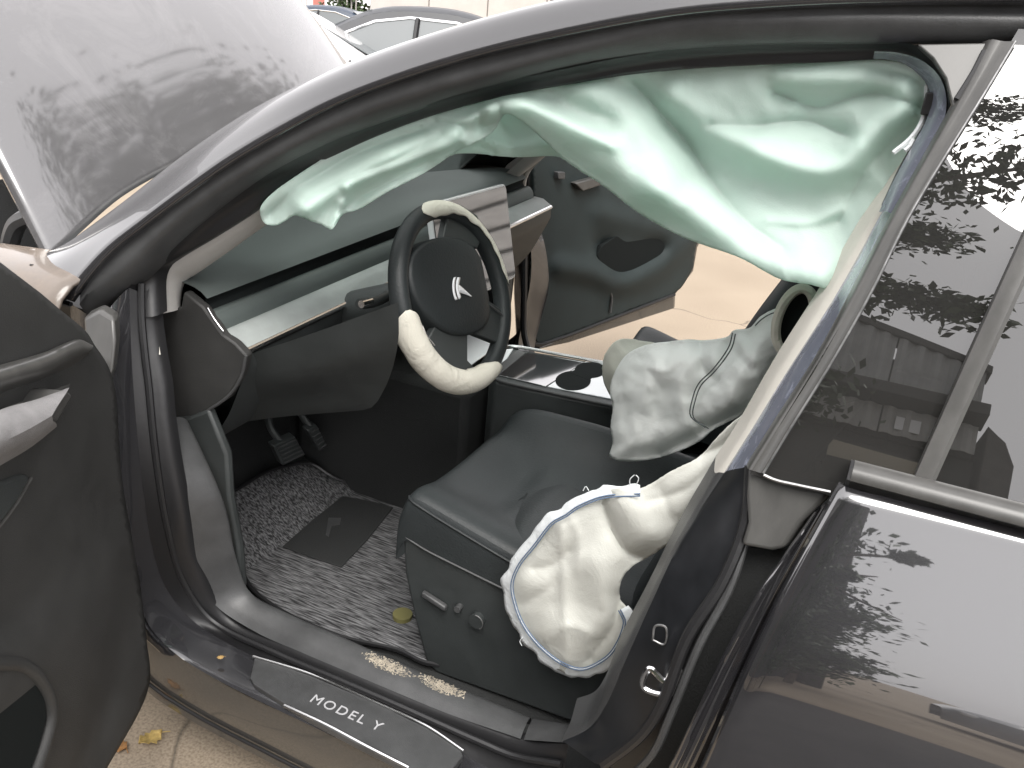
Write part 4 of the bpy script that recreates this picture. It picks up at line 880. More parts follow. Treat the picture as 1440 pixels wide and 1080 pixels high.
# boxy end of the bag towards the console
bo = [(846, 512), (850, 496), (868, 476), (892, 476), (930, 482), (960, 490), (950, 520), (910, 560), (885, 575), (866, 566), (854, 552), (846, 530)]
cloth('airbag_end', bo, lambda a, b: np.full(len(a), -.20), [([(870, 478), (858, 500), (866, 545)], .02, 10, 'c')], M['beige'], NB, step=5, bulge=.05, bw=22, wrinkle=.004, wscale=30, seed=2)
for q in ([(1030, 468), (1026, 485), (1016, 502), (1000, 522), (982, 540), (974, 560), (971, 585), (992, 601)],):
    for o_ in (0, 4):
        tube('stitching', [P(a+o_, b+o_*.4, y=float(nbase(np.array([a]), None)[0])-.052) for a, b in q], .0012, M['thread2'], NB, n=40, seg=5)
tube('stitching', [P(a, b, y=-.48) for a, b in [(1102, 438), (1085, 441), (1070, 450), (1062, 458)]], .001, M['thread2'], NB, n=16, seg=5)
# round mouth of the bag
rc = [P(1118+26*math.cos(a)*1.0+8*math.sin(a), 450-44*math.sin(a)-4*math.cos(a), y=-.50) for a in np.linspace(0, 2*math.pi, 40, endpoint=False)]
tube('bag_mouth', rc+[rc[0]], .008, M['foam'], NB, closed=True, seg=8)
prism('mouth_opening', [p+Vector((0, .006, 0)) for p in rc], (0, .02, 0), M['hole'], NB, bevel=0)  # flat plate, darkness inside the mouth put into its colour

# ---- driver's door, standing open at the left
dD = Vector((.42, -.905, 0)).normalized(); nD = Vector((.905, .42, 0)).normalized()
DP0 = np.array([.733, -.969, .3])
FD = empty('front_door', (0, 0, 0), CAR); FD.location = Vector((.733, -.969, .6))-wloc(CAR)
def onD(pts, off=0.): return [P(a, b, pl=(DP0+np.array(nD)*off, np.array(nD))) for a, b in pts]
dout = [(-330, 330), (-60, 352), (0, 378), (60, 424), (113, 467), (122, 482), (142, 512), (153, 545), (160, 640), (166, 693), (176, 750), (191, 830), (199, 900), (202, 965), (140, 1085), (90, 1180), (-150, 1400), (-420, 1500)]
cloth('door_panel', dout, lambda a, b: np.zeros(len(a)), [([(-60, 1000), (60, 900), (150, 790)], .012, 60), ([(185, 800), (150, 950), (100, 1100)], -.014, 28), ([(0, 870), (100, 800), (160, 700)], -.006, 40)], M['doorcard'], FD, step=7, relax=0, thick=.02, plane=(DP0, np.array(nD)))
v = onD(dout, -.03)
prism('door_skin', v, nD*-.07, M['paint'], FD, bevel=.01)
# window slot along the top
prism('window_seal', onD([(-330, 318), (-60, 340), (0, 366), (60, 412), (118, 462), (116, 470), (60, 427), (0, 381), (-60, 355), (-330, 333)], .004), nD*-.03, M['black'], FD, bevel=.004)
# pale cloth band and arm rest
loft('cloth_band', [onD([(-300, 590), (-60, 530), (0, 513), (60, 496), (111, 477), (130, 486)], .012), onD([(-300, 600), (-60, 540), (0, 522), (60, 503), (112, 481), (131, 487)], .030), onD([(-300, 640), (-60, 560), (0, 538), (60, 519), (110, 495), (129, 491)], .034), onD([(-300, 680), (-60, 580), (0, 553), (60, 533), (107, 511), (126, 497)], .010)], M['trim' if 0 else 'frame'], FD, n=40, rows=16)
loft('pull_recess', [onD([(-300, 700), (-60, 592), (0, 565), (60, 540), (112, 512)], .004), onD([(-300, 730), (-60, 610), (0, 580), (50, 562), (95, 548)], .012)], M['frame'], FD, n=20)
ar = [onD([(-300, 735), (-60, 610), (0, 579), (50, 564), (95, 547)], .01), onD([(-300, 738), (-60, 612), (0, 580), (50, 565), (96, 548)], .055), onD([(-300, 800), (-60, 655), (0, 622), (45, 602), (72, 588)], .075), onD([(-300, 830), (-60, 672), (0, 637), (45, 616), (78, 594)], .065), onD([(-300, 850), (-60, 690), (0, 655), (45, 628), (80, 600)], .01)]
loft('arm_rest', ar, M['armrest'], FD, n=30, rows=20)
prism('arm_rest_end', onD([(94, 548), (103, 556), (81, 594), (70, 588)], .055), nD*-.05, M['frame'], FD, bevel=.004)
prism('speaker_grille', onD([(-200, 760), (-10, 682), (28, 668), (40, 666), (44, 674), (22, 712), (-10, 752), (-200, 1000)], .016), nD*-.02, M['dark'], FD, bevel=.006)
tube('grille_edge', onD([(44, 672), (22, 710), (-5, 745), (-60, 800)], .013), .0022, M['frame'], FD, n=16, seg=6)
prism('door_pocket', onD([(-200, 900), (-20, 936), (28, 940), (52, 960), (64, 985), (66, 1010), (52, 1060), (36, 1100), (-100, 1300), (-300, 1300)], .019), nD*-.004, M['hole'], FD, bevel=.004)  # flat panel coloured near-black for the shade in the pocket
tube('pocket_rim', onD([(-200, 896), (-20, 932), (30, 936), (56, 957), (69, 984), (71, 1012), (57, 1062), (40, 1104), (-100, 1310)], .018), .010, M['doorcard'], FD, n=50, seg=10)

# ---- passenger's door, standing open beyond the console
PA = np.array([.667, .988, .38]); PN = np.array([.9408, -.3389, 0.])
PD = empty('front_door', (0, 0, 0), CAR); PD.location = Vector((.7, 1.0, .6))-wloc(CAR)
def onP(pts, off=0.): return [P(a, b, pl=(PA+PN*off, PN)) for a, b in pts]
po = [(748, 205), (765, 190), (900, 190), (1000, 245), (1012, 285), (992, 320), (978, 348), (972, 380), (950, 412), (905, 430), (800, 470), (760, 484), (750, 480), (746, 420), (748, 320)]
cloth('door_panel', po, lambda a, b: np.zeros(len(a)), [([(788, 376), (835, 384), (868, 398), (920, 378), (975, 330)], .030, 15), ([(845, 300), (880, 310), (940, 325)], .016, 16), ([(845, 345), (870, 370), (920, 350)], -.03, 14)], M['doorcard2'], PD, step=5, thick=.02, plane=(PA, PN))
prism('door_skin', onP([(745, 205), (765, 185), (900, 185), (1000, 240), (1016, 285), (996, 322), (982, 348), (976, 382), (951, 414), (950, 434), (800, 482), (760, 492), (745, 488), (742, 420)], -.02), Vector(PN)*-.08, M['paint'], PD, bevel=.01)
tube('door_edge_seal', onP([(742, 330), (739, 420), (743, 470), (752, 484), (780, 478), (860, 448), (948, 414)], .008), .009, M['black'], PD, n=40, seg=8)
prism('door_bottom', onP([(752, 492), (800, 482), (948, 434), (948, 416), (860, 450), (780, 480)], .002), Vector(PN)*-.03, M['paint_dirty'], PD, bevel=.004)
prism('grip_recess', onP([(840, 360), (848, 381), (868, 389), (905, 379), (927, 365), (947, 326), (905, 322), (866, 332), (846, 346)], .010), Vector(PN)*-.02, M['hole'], PD, bevel=.004)  # raised flat plate, black in place of the recess shade
prism('window_switch', onP([(809, 258), (820, 269), (850, 259), (838, 250)], .035), Vector(PN)*-.03, M['frame'], PD, bevel=.004)
prism('door_latch', onP([(785, 242), (785, 252), (795, 252), (795, 242)], .03), Vector(PN)*-.03, M['satin'], PD, bevel=.003)
tube('pocket_rim', onP([(790, 386), (830, 394), (852, 402), (860, 416), (858, 440)], .018), .005, M['satin'], PD, n=20, seg=8)
# passenger pillar trim
tube('a_pillar_trim', [P(757, 222, y=.70), P(742, 238, y=.74), P(735, 256, y=.76), P(738, 300, y=.80)], .012, M['apillar'], CAR, n=14)
tube('door_seal', [P(a, b, y=.84) for a, b in [(738, 300), (737, 400), (737, 470), (742, 490)]], .012, M['black'], CAR, n=20)

# ---- wheels
def wheel(c, r=.36, wd=.24):
    wh = empty('wheel', (0, 0, 0), CAR); wh.location = Vector(c)-wloc(CAR)
    prof = [(.22, -.11), (.30, -.118), (.345, -.10), (.36, -.06), (.36, .06), (.345, .10), (.30, .118), (.22, .11)]
    vv, ff = [], []; N = 40
    for i in range(N):
        a = 2*math.pi*i/N
        for rr, h in prof: vv.append(Vector(c)+Vector((rr*math.cos(a), h, rr*math.sin(a))))
    k = len(prof)
    for i in range(N):
        for j in range(k-1): ff.append((i*k+j, i*k+j+1, ((i+1) % N)*k+j+1, ((i+1) % N)*k+j))
    obj('tyre', vv, ff, M['black'], wh)
    sg = -1 if c[1] < 0 else 1
    geo = []
    for q in range(5):
        a = 2*math.pi*q/5
        geo.append(tubegeo([Vector(c)+Vector((0, sg*.08, 0)), Vector(c)+Vector((.23*math.cos(a), sg*.095, .23*math.sin(a)))], .028, 5, 8))
    geo.append(tubegeo([Vector(c)+Vector((0, sg*.02, 0)), Vector(c)+Vector((0, sg*.10, 0))], .06, 3, 16))
    obj('rim', *join(geo), M['brush'], wh)
for c in ((0, -.80, .36), (0, .80, .36), (2.89, -.80, .36), (2.89, .80, .36)): wheel(c)
tag(PD, 'passenger door swung open'); tag(FD, 'driver door swung open'); tag(SB, 'ivory side airbag with white hem'); tag(CB, 'mint curtain airbag'); tag(NB, 'sage airbag with round mouth')

# ================================================================== LOOSE THINGS
FMz = .27
def onF(pts, dz=0.):
    o = []
    for a, b in pts:
        p = P(a, b, z=FMz+dz)
        if p.x < .62:
            n_ = np.array([.62, 0, 1.]); p = P(a, b, pl=(np.array([.62, 0, FMz+dz]), n_))
        o.append(p)
    return o
FM = empty('floor_mat', (.75, -.4, FMz), None, 'grey melange floor mat in the driver footwell with black heel pad', 'floor mat')
mo = [(312, 694), (330, 690), (372, 665), (405, 655), (436, 652), (470, 672), (520, 688), (580, 704), (640, 720), (640, 930), (600, 932), (560, 914), (477, 894), (390, 855), (350, 822), (330, 770)]
ob = smooth2(mo, 120, True)[:-1]
x0, y0 = ob.min(0); x1, y1 = ob.max(0)
gx, gy = np.meshgrid(np.arange(x0, x1, 10), np.arange(y0, y1, 10)); q = np.stack([gx.ravel(), gy.ravel()], 1); q = q[inpoly(q[:, 0], q[:, 1], ob)]; q = q[dpoly(q, ob, True)[0] > 4]
vv_, _, ff_, *_ = delaunay_2d_cdt([Vector((float(a), float(b))) for a, b in np.vstack([ob, q])], [(i, (i+1) % len(ob)) for i in range(len(ob))], [], 1, 1e-4)
face_up(obj('mat_pile', onF([(v.x, v.y) for v in vv_]), [tuple(f) for f in ff_], M['mat'], FM, solid=.008, offset=-1))
bd_ = onF(list(map(tuple, ob)), .001); tube('mat_edge', bd_+[bd_[0]], .005, M['black'], FM, closed=True, seg=6)
hp = onF([(397, 768), (440, 730), (482, 697), (520, 704), (553, 713), (518, 757), (480, 797), (438, 783)], .006)
prism('heel_pad', hp, (0, 0, -.004), M['deep'], FM, bevel=.002)
pad2 = onF([(462, 728), (480, 728), (478, 738), (466, 740), (462, 755), (458, 752)], .0075)
prism('pad_mark', pad2, (0, 0, -.002), M['satin'], FM, bevel=0)
fc = P(566, 866, z=FMz+.004)
v, f = tubegeo([fc+Vector((0, 0, -.004)), fc+Vector((0, 0, .006))], .022, 3, 24); obj('mat_clip', v, f, mat('olive clip', (.14, .13, .05), .5), FM)

def leaf(name, px, py, size, rz, col, label, z=0., curl=.5):
    c = P(px, py, z=z+.004); vv = []; ff = []; n_ = 9; lob = [0, .35, .75, .5, .95, .6, .8, .35, .02]
    for i in range(n_):
        t = i/(n_-1)
        for k in (-1, -.5, 0, .5, 1):
            x = (t-.5)*size; y = k*lob[i]*size*.45
            h = abs(k)*size*.30*curl+size*.22*curl*math.cos(t*5)+.01*size*random.random()
            vv.append(Vector((x*math.cos(rz)-y*math.sin(rz), x*math.sin(rz)+y*math.cos(rz), max(.001, h)))+c)
    for i in range(n_-1):
        for k in range(4): ff.append((i*5+k, i*5+k+1, (i+1)*5+k+1, (i+1)*5+k))
    r_ = empty(name, tuple(c), None, label, 'leaf', 'dry leaves around the sill')
    m = mat('dry leaf', col, .7, noise_amt=.35, nscale=60)
    obj('leaf_blade', vv, ff, m, r_, solid=.0008)
    st = [c+Vector((math.cos(rz), math.sin(rz), 0))*size*.45+Vector((0, 0, .003)), c+Vector((math.cos(rz-.3), math.sin(rz-.3), 0))*size*.75+Vector((0, 0, .003))]
    tube('leaf_stem', st, size*.02, m, r_, n=4, seg=5)
leaf('dry_leaf', 212, 1040, .055, 1.35, (.42, .30, .10), 'curled pale yellow leaf on the ground below the sill')
leaf('dry_leaf', 166, 1050, .045, .2, (.30, .15, .05), 'curled brown leaf on the ground against the open door edge')
leaf('dry_leaf', 310, 925, .014, .8, (.40, .26, .10), 'tiny tan leaf scrap lying on the painted door sill', z=.335, curl=.3)

# ================================================================== YARD BEYOND
def simple_car(name, origin, rz, body, label, glassm, roofm=None, L=4.7, Wd=1.82, group='cars parked in the yard', sc=1.0):
    """ordinary saloon: body shell, cabin, glazing, bright window line, wheels, lamps"""
    root = empty(name, origin, None, label, 'car', group)
    ca, sa_ = math.cos(rz), math.sin(rz); o = Vector(origin)
    tr_ = lambda p: Vector((p[0]*ca-p[1]*sa_, p[0]*sa_+p[1]*ca, p[2]))*sc+o
    def put(n_, v, f, m, par=root, **k): return obj(n_, [tr_(p) for p in v], f, m, par, **k)
    h = Wd/2
    xs_ = [-2.35, -2.25, -1.9, -1.2, -.8, 0, .9, 1.5, 2.0, 2.25, 2.35]
    topz = [.62, .74, .84, .93, .96, .97, .98, 1.0, .98, .93, .7]; wid = [.74, .84, .95, 1, 1, 1, 1, 1, .96, .9, .8]
    rows = []
    for x, z, wf in zip(xs_, topz, wid):
        hw = h*wf; rows.append([(x, -hw*.94, .25), (x, -hw, .5), (x, -hw*.985, z-.12), (x, -hw*.90, z), (x, 0, z+.03), (x, hw*.90, z), (x, hw*.985, z-.12), (x, hw, .5), (x, hw*.94, .25)])
    V, F = grid([[Vector(p) for p in r_] for r_ in rows], 17, 40)
    put('body', V, F, body, smooth=True)
    cab = []
    for x, z, hw in [(-1.0, .96, .84), (-.55, 1.20, .74), (-.15, 1.38, .66), (.3, 1.44, .64), (.8, 1.43, .64), (1.2, 1.33, .66), (1.55, 1.15, .73), (1.85, 1.0, .82)]:
        cab.append((x, z, hw))
    V, F = grid([[Vector((x, -hw*h/.91, z-.0)), Vector((x, -hw*h/.91*.94, z+.03)), Vector((x, 0, z+.06)), Vector((x, hw*h/.91*.94, z+.03)), Vector((x, hw*h/.91, z))] for x, z, hw in cab], 15, 36)
    put('roof', V, F, roofm or body)
    for sg in (-1, 1):
        lower = [Vector((x, sg*(.86*h/.91), .955)) for x, z, hw in cab]; upper = [Vector((x, sg*hw*h/.91*1.0, z)) for x, z, hw in cab]
        V, F = grid([lower, upper], 24, 8); put('side_panel', V, F, roofm or body)
        wx = [(-.80, .99), (-.45, 1.16), (-.12, 1.31), (.25, 1.375), (.75, 1.365), (1.10, 1.27), (1.35, 1.13), (1.50, 1.0)]
        def yb(z): return sg*(np.interp(z, [.955, 1.44], [.86, .64])*h/.91+.012)
        lowr = [Vector((x, yb(.985), .985)) for x, z in wx]; uppr = [Vector((x, yb(z), z)) for x, z in wx]
        V, F = grid([lowr, uppr], 24, 8); put('window', V, F, glassm)
        loop = uppr+lowr[::-1]+[uppr[0]]
        put('window_line', *tubegeo([p+Vector((0, sg*.006, 0)) for p in loop], .014, None, 6), M['chrome'])
        put('door_pillar', *boxgeo((.28, min(yb(.98), yb(1.38))-.006, .985), (.34, max(yb(.98), yb(1.38))+.006, 1.36)), M['black']) if 0 else put('door_pillar', *tubegeo([Vector((.30, yb(.985)+sg*.004, .985)), Vector((.33, yb(1.37)+sg*.004, 1.37))], .03, None, 6), M['black'])
        put('door_handle', *tubegeo([Vector((.05, sg*(h+.005), .82)), Vector((.25, sg*(h+.005), .82))], .015, None, 6), M['chrome'])
        put('door_mirror', *boxgeo((-.72, sg*(h+.02)-.09, .96), (-.60, sg*(h+.02)+.09, 1.08)), body, bevel=.03)
        for x in (-1.40, 1.40):
            c = Vector((x, sg*(h-.10), .32)); vv, ff = tubegeo([c+Vector((0, -.10, 0)), c+Vector((0, .10, 0))], .32, None, 28); wh = put('wheel', vv, ff, M['black'])
            vv, ff = tubegeo([c+Vector((0, sg*.095, 0)), c+Vector((0, sg*.108, 0))], .21, None, 20); put('rim', vv, ff, M['brush'], wh)
        put('headlight', *boxgeo((-2.26, sg*.62*h/.91-.16, .62), (-2.14, sg*.62*h/.91+.16, .74)), M['piano'], bevel=.03)
        put('tail_light', *boxgeo((2.20, sg*.66*h/.91-.16, .74), (2.33, sg*.66*h/.91+.16, .86)), mat('red lamp', (.4, .02, .02), .2), bevel=.03)
    # screens
    for a, b, n_ in ((0, 2, 'windscreen'), (5, 7, 'rear_window')):
        (x0, z0, w0), (x1, z1, w1) = cab[a], cab[b]; u = 1 if a else -1
        V = [Vector((x0+.05*-u, -w0*.88*h/.91, z0+.09)), Vector((x0+.05*-u, w0*.88*h/.91, z0+.09)), Vector((x1-.02, w1*.86*h/.91, z1+.035)), Vector((x1-.02, -w1*.86*h/.91, z1+.035))]
        put(n_, V, [(0, 1, 2, 3)], glassm, smooth=False, solid=.01)
    return root
bw = mat('black parked paint', (.035, .037, .042), .35, spec=.3, noise_amt=.2)
bw2 = mat('blue grey parked paint', (.04, .052, .075), .35, spec=.3)
wp = paint('white parked paint', (.75, .75, .76), (.5, .48, .45, .2))
cg = mat('grey cabin glass', (.13, .14, .145), .25, spec=.2)
c1 = Vector(CP)+Vector(ray(552, 46))*11.2; simple_car('parked_sedan', (c1.x, c1.y, 0), rad(27), bw, 'black saloon with bright window line parked beyond the raised bonnet', cg, sc=1.06)
c2 = Vector(CP)+Vector(ray(440, 24))*24; simple_car('parked_sedan', (c2.x, c2.y, 0), rad(22), bw2, 'dark blue grey saloon parked farthest behind the raised bonnet', cg)
c3 = Vector(CP)+Vector(ray(408, 85))*10.2; simple_car('parked_sedan', (c3.x, c3.y, 0), rad(210), wp, 'white saloon parked just behind the raised bonnet edge', cg)
# pale hall with wide metal panels
wallm = mat('cream metal sheet', (.46, .43, .40), .6, noise_amt=.06, nscale=2)
hc0 = Vector(CP)+Vector(ray(520, 18))*24; hc1 = Vector(CP)+Vector(ray(900, 18))*24
ax = (hc1-hc0); ax.z = 0; ax.normalize(); nx_ = Vector((ax.y, -ax.x, 0))
HALL = empty('metal_hall', (hc0.x, hc0.y, 0), None, 'long cream metal clad hall along the back of the yard', 'building')
h0 = Vector((hc0.x, hc0.y, 0))
for i in range(12):
    a = h0+ax*(i*1.5); V = [a+ax*.012, a+ax*1.488, a+ax*1.488+Vector((0, 0, 6)), a+ax*.012+Vector((0, 0, 6))]
    prism('wall_panel', V, nx_*-.06, wallm, HALL, bevel=.012)
prism('wall_backing', [h0-nx_*.05, h0+ax*18-nx_*.05, h0+ax*18-nx_*.05+Vector((0, 0, 6)), h0-nx_*.05+Vector((0, 0, 6))], -nx_*.2, mat('joint backing', (.30, .28, .26), .8), HALL, bevel=0)  # darker backing shows through the panel joints
wa = h0+ax*(.62*15.3)
v0 = Vector(CP)+Vector(ray(756, 8))*23.85; v1 = Vector(CP)+Vector(ray(797, 8))*23.85
fr_ = prism('window_frame', [Vector((v0.x, v0.y, 1.35)), Vector((v1.x, v1.y, 1.35)), Vector((v1.x, v1.y, 2.4)), Vector((v0.x, v0.y, 2.4))], nx_*.05, wallm, HALL, bevel=.01)
prism('window_pane', [Vector((v0.x, v0.y, 1.40))+nx_*.06+ax*.05, Vector((v1.x, v1.y, 1.40))+nx_*.06-ax*.05, Vector((v1.x, v1.y, 2.35))+nx_*.06-ax*.05, Vector((v0.x, v0.y, 2.35))+nx_*.06+ax*.05], nx_*.01, mat('dull pane', (.14, .13, .13), .15), HALL, bevel=0)

# ================================================================== YARD BEHIND THE VIEWER (seen mirrored in glass and paint)
def leaves(name, lines, n, size, m, parent, spread, seed=1, flat=.6):
    """leaf blades scattered in clumps along limbs"""
    rg = np.random.default_rng(seed); V = []; F = []
    for k in range(n):
        ln, r_ = lines[rg.integers(len(lines))]
        i = rg.integers(len(ln)-1); t = rg.random(); p = np.array(ln[i])*(1-t)+np.array(ln[i+1])*t
        cl = np.floor(p*2.2); h_ = math.sin(cl@np.array([12.9, 78.2, 37.7]))*43758.5; h_ -= math.floor(h_)
        if h_ < .25: continue
        p = p+rg.normal(size=3)*r_*spread*np.array([1, 1, flat])
        a = rg.normal(size=3); a[2] *= .5; a /= np.linalg.norm(a); b = rg.normal(size=3); b -= a*(a@b); b /= np.linalg.norm(b); sz = size*(.6+.8*rg.random())
        o = len(V); V += [p-a*sz, p+b*sz*.45, p+a*sz, p-b*sz*.45]; F.append((o, o+1, o+2, o+3))
    return obj(name, V, F, m, parent, smooth=False)
lf = [mat('leaf green', (.045, .075, .025), .55, noise_amt=.5, nscale=3), mat('leaf dark green', (.035, .055, .022), .55, noise_amt=.5, nscale=3)]
bark = mat('grey bark', (.12, .095, .075), .9, noise_amt=.4, nscale=12, bump=.8, bscale=25)
def tree(base, lines, label, n, size, seed, spread=.5, trunk=.16):
    b = Vector(base); t = empty('tree', base, None, label, 'tree', 'trees round the yard')
    V = [tubegeo([b, b+Vector((.1, .05, 1.2)), Vector(lines[0][0][0])], trunk, 14, 10, rf=lambda q: 1-.5*q)]
    for ln, r_ in lines: V.append(tubegeo([Vector(q) for q in ln], trunk*.35, 14, 7, rf=lambda q: 1-.75*q))
    obj('trunk', *join(V), bark, t); leaves('crown', lines, n, size, lf[seed % 2], t, spread, seed)
    return t
tree((.2, -5.4, 0), [([(.3, -5.4, 3.2), (.9, -5.3, 4.6), (1.9, -5.2, 5.55), (2.2, -5.2, 5.65)], .28), ([(.4, -5.4, 3.4), (1.0, -5.3, 5.4), (1.8, -5.2, 6.4), (2.75, -5.2, 6.9)], .32),
     ([(.4, -5.4, 3.4), (.8, -5.3, 6.4), (1.9, -5.2, 7.7), (2.6, -5.1, 7.8)], .35), ([(.3, -5.4, 3.0), (.9, -5.3, 4.0), (1.9, -5.2, 4.45), (2.55, -5.2, 4.4)], .22), ([(.3, -5.4, 3.0), (-.8, -5.4, 4.6), (-1.8, -5.3, 5.2)], .6), ([(.3, -5.4, 3.0), (.1, -5.6, 5), (-.4, -5.8, 7.5)], .7), ([(.3, -5.4, 2.6), (1.0, -5.3, 3.3), (1.6, -5.2, 3.5)], .4)],
     'broad leafed tree behind the viewer, reflected in the rear window', 11000, .05, 4, .5)
for i, (bx, by, hh, sd) in enumerate([(7.2, 8.9, 12.0, 3), (9.6, 8.6, 11.5, 5), (6.1, 10.4, 10.8, 7), (13.0, 9.5, 11, 9), (5.2, 12.8, 8.6, 11)]):
    rg = random.Random(sd); L_ = []
    for k in range(8):
        a = k*2.4+rg.random(); r_ = 1.0+1.3*rg.random(); z1 = hh*(.24+.10*k+.06*rg.random())
        L_.append(([(bx, by, 1.6), (bx+.5*r_*math.cos(a), by+.5*r_*math.sin(a), .6*z1+.6), (bx+r_*math.cos(a), by+r_*math.sin(a), z1)], 1.25))
    tree((bx, by, 0), L_, ['bushy tree nearest the board wall, mirrored in the bonnet', 'second bushy tree along the board wall', 'taller tree standing behind the board wall gap', 'farthest tree at the right end of the board wall', 'tall tree left of the others behind the cars'][i], 12000, .17, sd, .62)
hed = empty('shrub', (1.0, -5.6, 0), None, 'low dense shrub behind the viewer, mirrored in the door paint', 'shrub')
leaves('foliage', [([(-1.5, -5.8, .5), (.5, -5.7, .9), (2.0, -5.6, .8)], .55), ([(-1.5, -5.8, 1.1), (.5, -5.7, 1.6), (1.9, -5.6, 1.5)], .45), ([(1.5, -5.6, 1.0), (2.3, -5.5, 1.6)], .25), ([(1.5, -5.6, .5), (2.4, -5.5, .8)], .25), ([(2.2, -5.6, 1.9), (2.75, -5.5, 2.1)], .07), ([(2.2, -5.6, 1.2), (2.85, -5.5, 1.0)], .07), ([(1.0, -5.6, 1.5), (2.3, -5.6, 2.4)], .22)], 14000, .045, lf[0], hed, .6, 2)
obj('stem', *join([tubegeo([Vector((x, -5.7, 0)), Vector((x+.1, -5.65, .8)), Vector((x-.1, -5.7, 1.4))], .03, 8, 7) for x in (-1.2, -.4, .4, 1.2, 1.9)]), bark, hed)
WH = empty('warehouse', (-2, -9.5, 0), None, 'grey corrugated warehouse behind the viewer, reflected in the rear window', 'building')
cor = mat('grey corrugated sheet', (.36, .37, .37), .5, noise_amt=.15, nscale=3); cord = mat('dark opening', (.075, .075, .072), .8); corl = mat('pale corrugated sheet', (.36, .36, .35), .5, noise_amt=.12, nscale=3)
def corr(name, x0, x1, z0, zl, zr, m, y=-9.5):
    """corrugated sheet, ribs every 0.2 m"""
    n = int((x1-x0)/.05); V = []; F = []
    for i in range(n+1):
        x = x0+(x1-x0)*i/n; k = i % 4; yy = y+(.035 if k in (1, 2) else 0); zt = zl+(zr-zl)*i/n
        V += [(x, yy, z0), (x, yy, zt)]
    for i in range(n): F.append((2*i, 2*i+1, 2*i+3, 2*i+2))
    return obj(name, V, F, m, WH, smooth=False, solid=.01)
for i in range(11):
    x0 = -8+i*1.02; zt = lambda x: 7.0-.235*(x-1.5) if x > -3 else 8.06
    corr('wall_sheet', x0, x0+1.0, 5.95, zt(x0), zt(x0+1.0), cor); corr('lower_sheet', x0, x0+1.0, 5.2, 5.66, 5.66, corl, -9.35)
prism('canopy', [(-8, -9.5, 5.68), (3.25, -9.5, 5.68), (3.25, -9.1, 5.74), (-8, -9.1, 5.74)], (0, 0, .16), cord, WH, bevel=.01)
prism('roof_edge', [(-3, -9.45, 8.08), (3.25, -9.45, 6.62), (3.25, -9.45, 6.52), (-3, -9.45, 7.98)], (0, -.3, 0), cord, WH, bevel=.01)
box('back_wall', (-8, -12, 0), (3.25, -9.6, 5.2), cord, WH, bevel=.02); box('gable_block', (-8, -12, 5.2), (3.2, -9.56, 6.5), cord, WH, bevel=.02)
box('window_pane', (2.35, -9.34, 5.30), (2.62, -9.32, 5.52), M['piano'], WH, bevel=.004)
AN = empty('annex', (3.8, -9.6, 0), None, 'low dark annex at the right end of the warehouse', 'building')
prism('wall', [(3.3, -9.4, 0), (3.5, -9.4, 0), (3.62, -9.4, 5.2), (3.5, -9.4, 5.55), (3.3, -9.4, 5.75)], (0, -2.5, 0), mat('dark stained wall', (.10, .095, .09), .8, noise_amt=.3, nscale=4), AN, bevel=.02)
prism('doorway', [(3.35, -9.39, 0), (3.48, -9.39, 0), (3.48, -9.39, 4.3), (3.35, -9.39, 4.3)], (0, .01, 0), cord, AN, bevel=0)
simple_car('parked_sedan', (7.0, -10.5, 0), rad(12), mat('silver parked paint', (.35, .36, .38), .3, coat=1), 'silver saloon parked behind the viewer, mirrored in the rear door', cg)
BW = empty('added_board_wall', (6, 6.8, 0), None, 'added board wall out of view, made to stripe the touchscreen reflection', 'wall')
bwd = mat('added wall boards', (.40, .39, .38), .8, noise_amt=.2, nscale=4, nstretch=(1, 6, 6))  # added wall, out of view, stripes the touchscreen reflection
for k in range(11): box('board', (2.9, 6.8, .06+k*.27), (10, 6.85, .06+k*.27+.225), bwd, BW, bevel=.008)
for k in range(6): box('post', (2.95+k*1.39, 6.86, 0), (3.07+k*1.39, 6.98, 3.05), bwd, BW, bevel=.01)
box('backing', (2.9, 6.99, 0), (10, 7.02, 3.0), cord, BW, bevel=0)

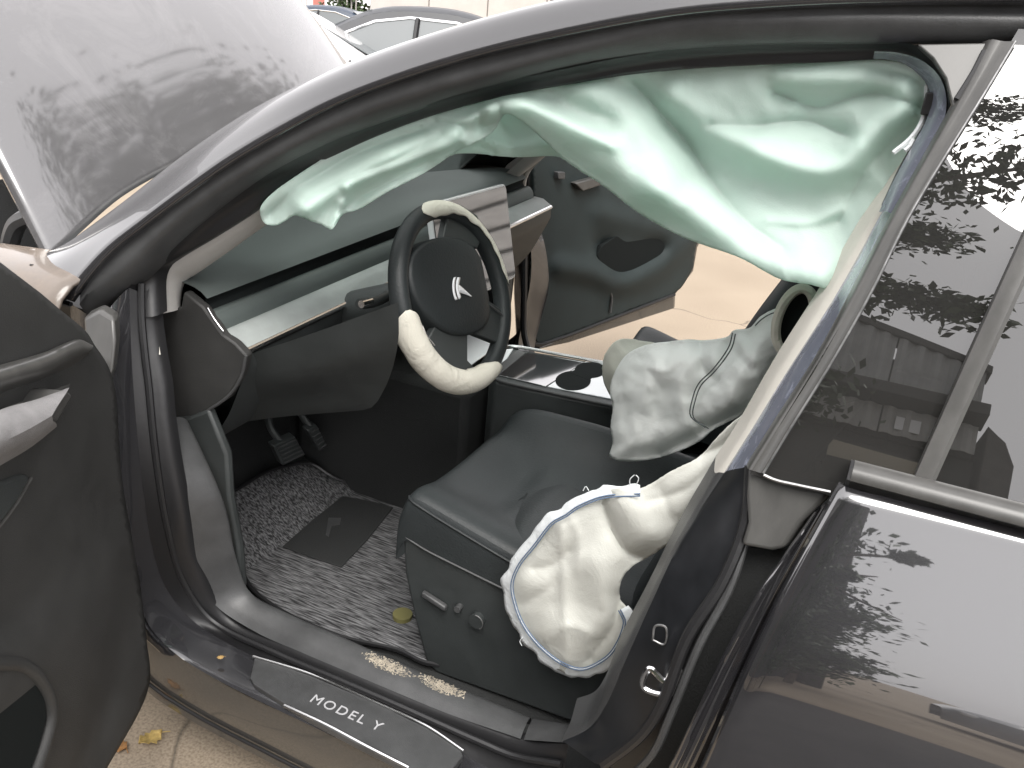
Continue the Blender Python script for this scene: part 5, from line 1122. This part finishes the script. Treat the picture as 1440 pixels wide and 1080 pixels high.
fa = Vector(CP)+Vector(ray(395, 10))*27; fb = Vector(CP)+Vector(ray(512, 10))*25
FE = empty('grille_fence', (fa.x, fa.y, 0), None, 'pale metal grille fence at the far left corner of the yard', 'fence')
fm = mat('pale fence metal', (.45, .42, .40), .5); fd = (fb-fa); fd.z = 0; fl_ = fd.length; fd.normalize()
for k in range(int(fl_/.16)):
    p = Vector((fa.x, fa.y, 0))+fd*(.16*k); tube('bar', [p, p+Vector((0, 0, 2.6))], .018, fm, FE, seg=6)
for z in (.4, 1.3, 2.5): p = Vector((fa.x, fa.y, z)); tube('rail', [p, p+fd*fl_], .03, fm, FE, seg=6)
sp_ = Vector((fa.x, fa.y, 1.45))+fd*(fl_*.42)+Vector((fd.y, -fd.x, 0))*.06
SG = empty('sign_board', tuple(sp_), None, 'small faded red sign hanging on the grille fence', 'sign')
prism('sign_plate', [sp_, sp_+fd*.42, sp_+fd*.42+Vector((0, 0, .34)), sp_+Vector((0, 0, .34))], Vector((fd.y, -fd.x, 0))*.01, mat('faded red', (.45, .16, .13), .6), SG, bevel=.003)
ps_ = Vector((fa.x, fa.y, 0))+fd*(fl_*.72)
SH = empty('shrub', (ps_.x, ps_.y, 0), None, 'green shrub growing at the grille fence', 'shrub')
leaves('foliage', [([tuple(ps_+Vector((0, .3, .4))), tuple(ps_+Vector((.1, .3, 1.7)))], .45)], 2500, .08, lf[0], SH, .6, 8)
tube('stem', [ps_+Vector((0, .3, 0)), ps_+Vector((0, .3, 1.5))], .04, bark, SH, n=4)

L_ = [([(2.95, -8.2, .6), (2.95+.3*math.cos(k*2.1), -8.2+.4*math.sin(k*2.1), .9+.33*k), (2.98+.36*math.cos(k*2.1), -8.2+.6*math.sin(k*2.1), 1.2+.34*k)], .34) for k in range(8)]
L_ += [([(3.2, -8.1, 3.0), (3.75, -8.0, 3.15)], .06), ([(3.2, -8.1, 2.5), (3.68, -8.0, 2.25)], .07), ([(3.2, -8.1, 2.7), (3.5, -8.0, 2.8)], .12)]
tree((2.95, -8.2, 0), L_, 'small bushy tree before the dark annex, mirrored in the rear door', 22000, .045, 6, .5, .07)
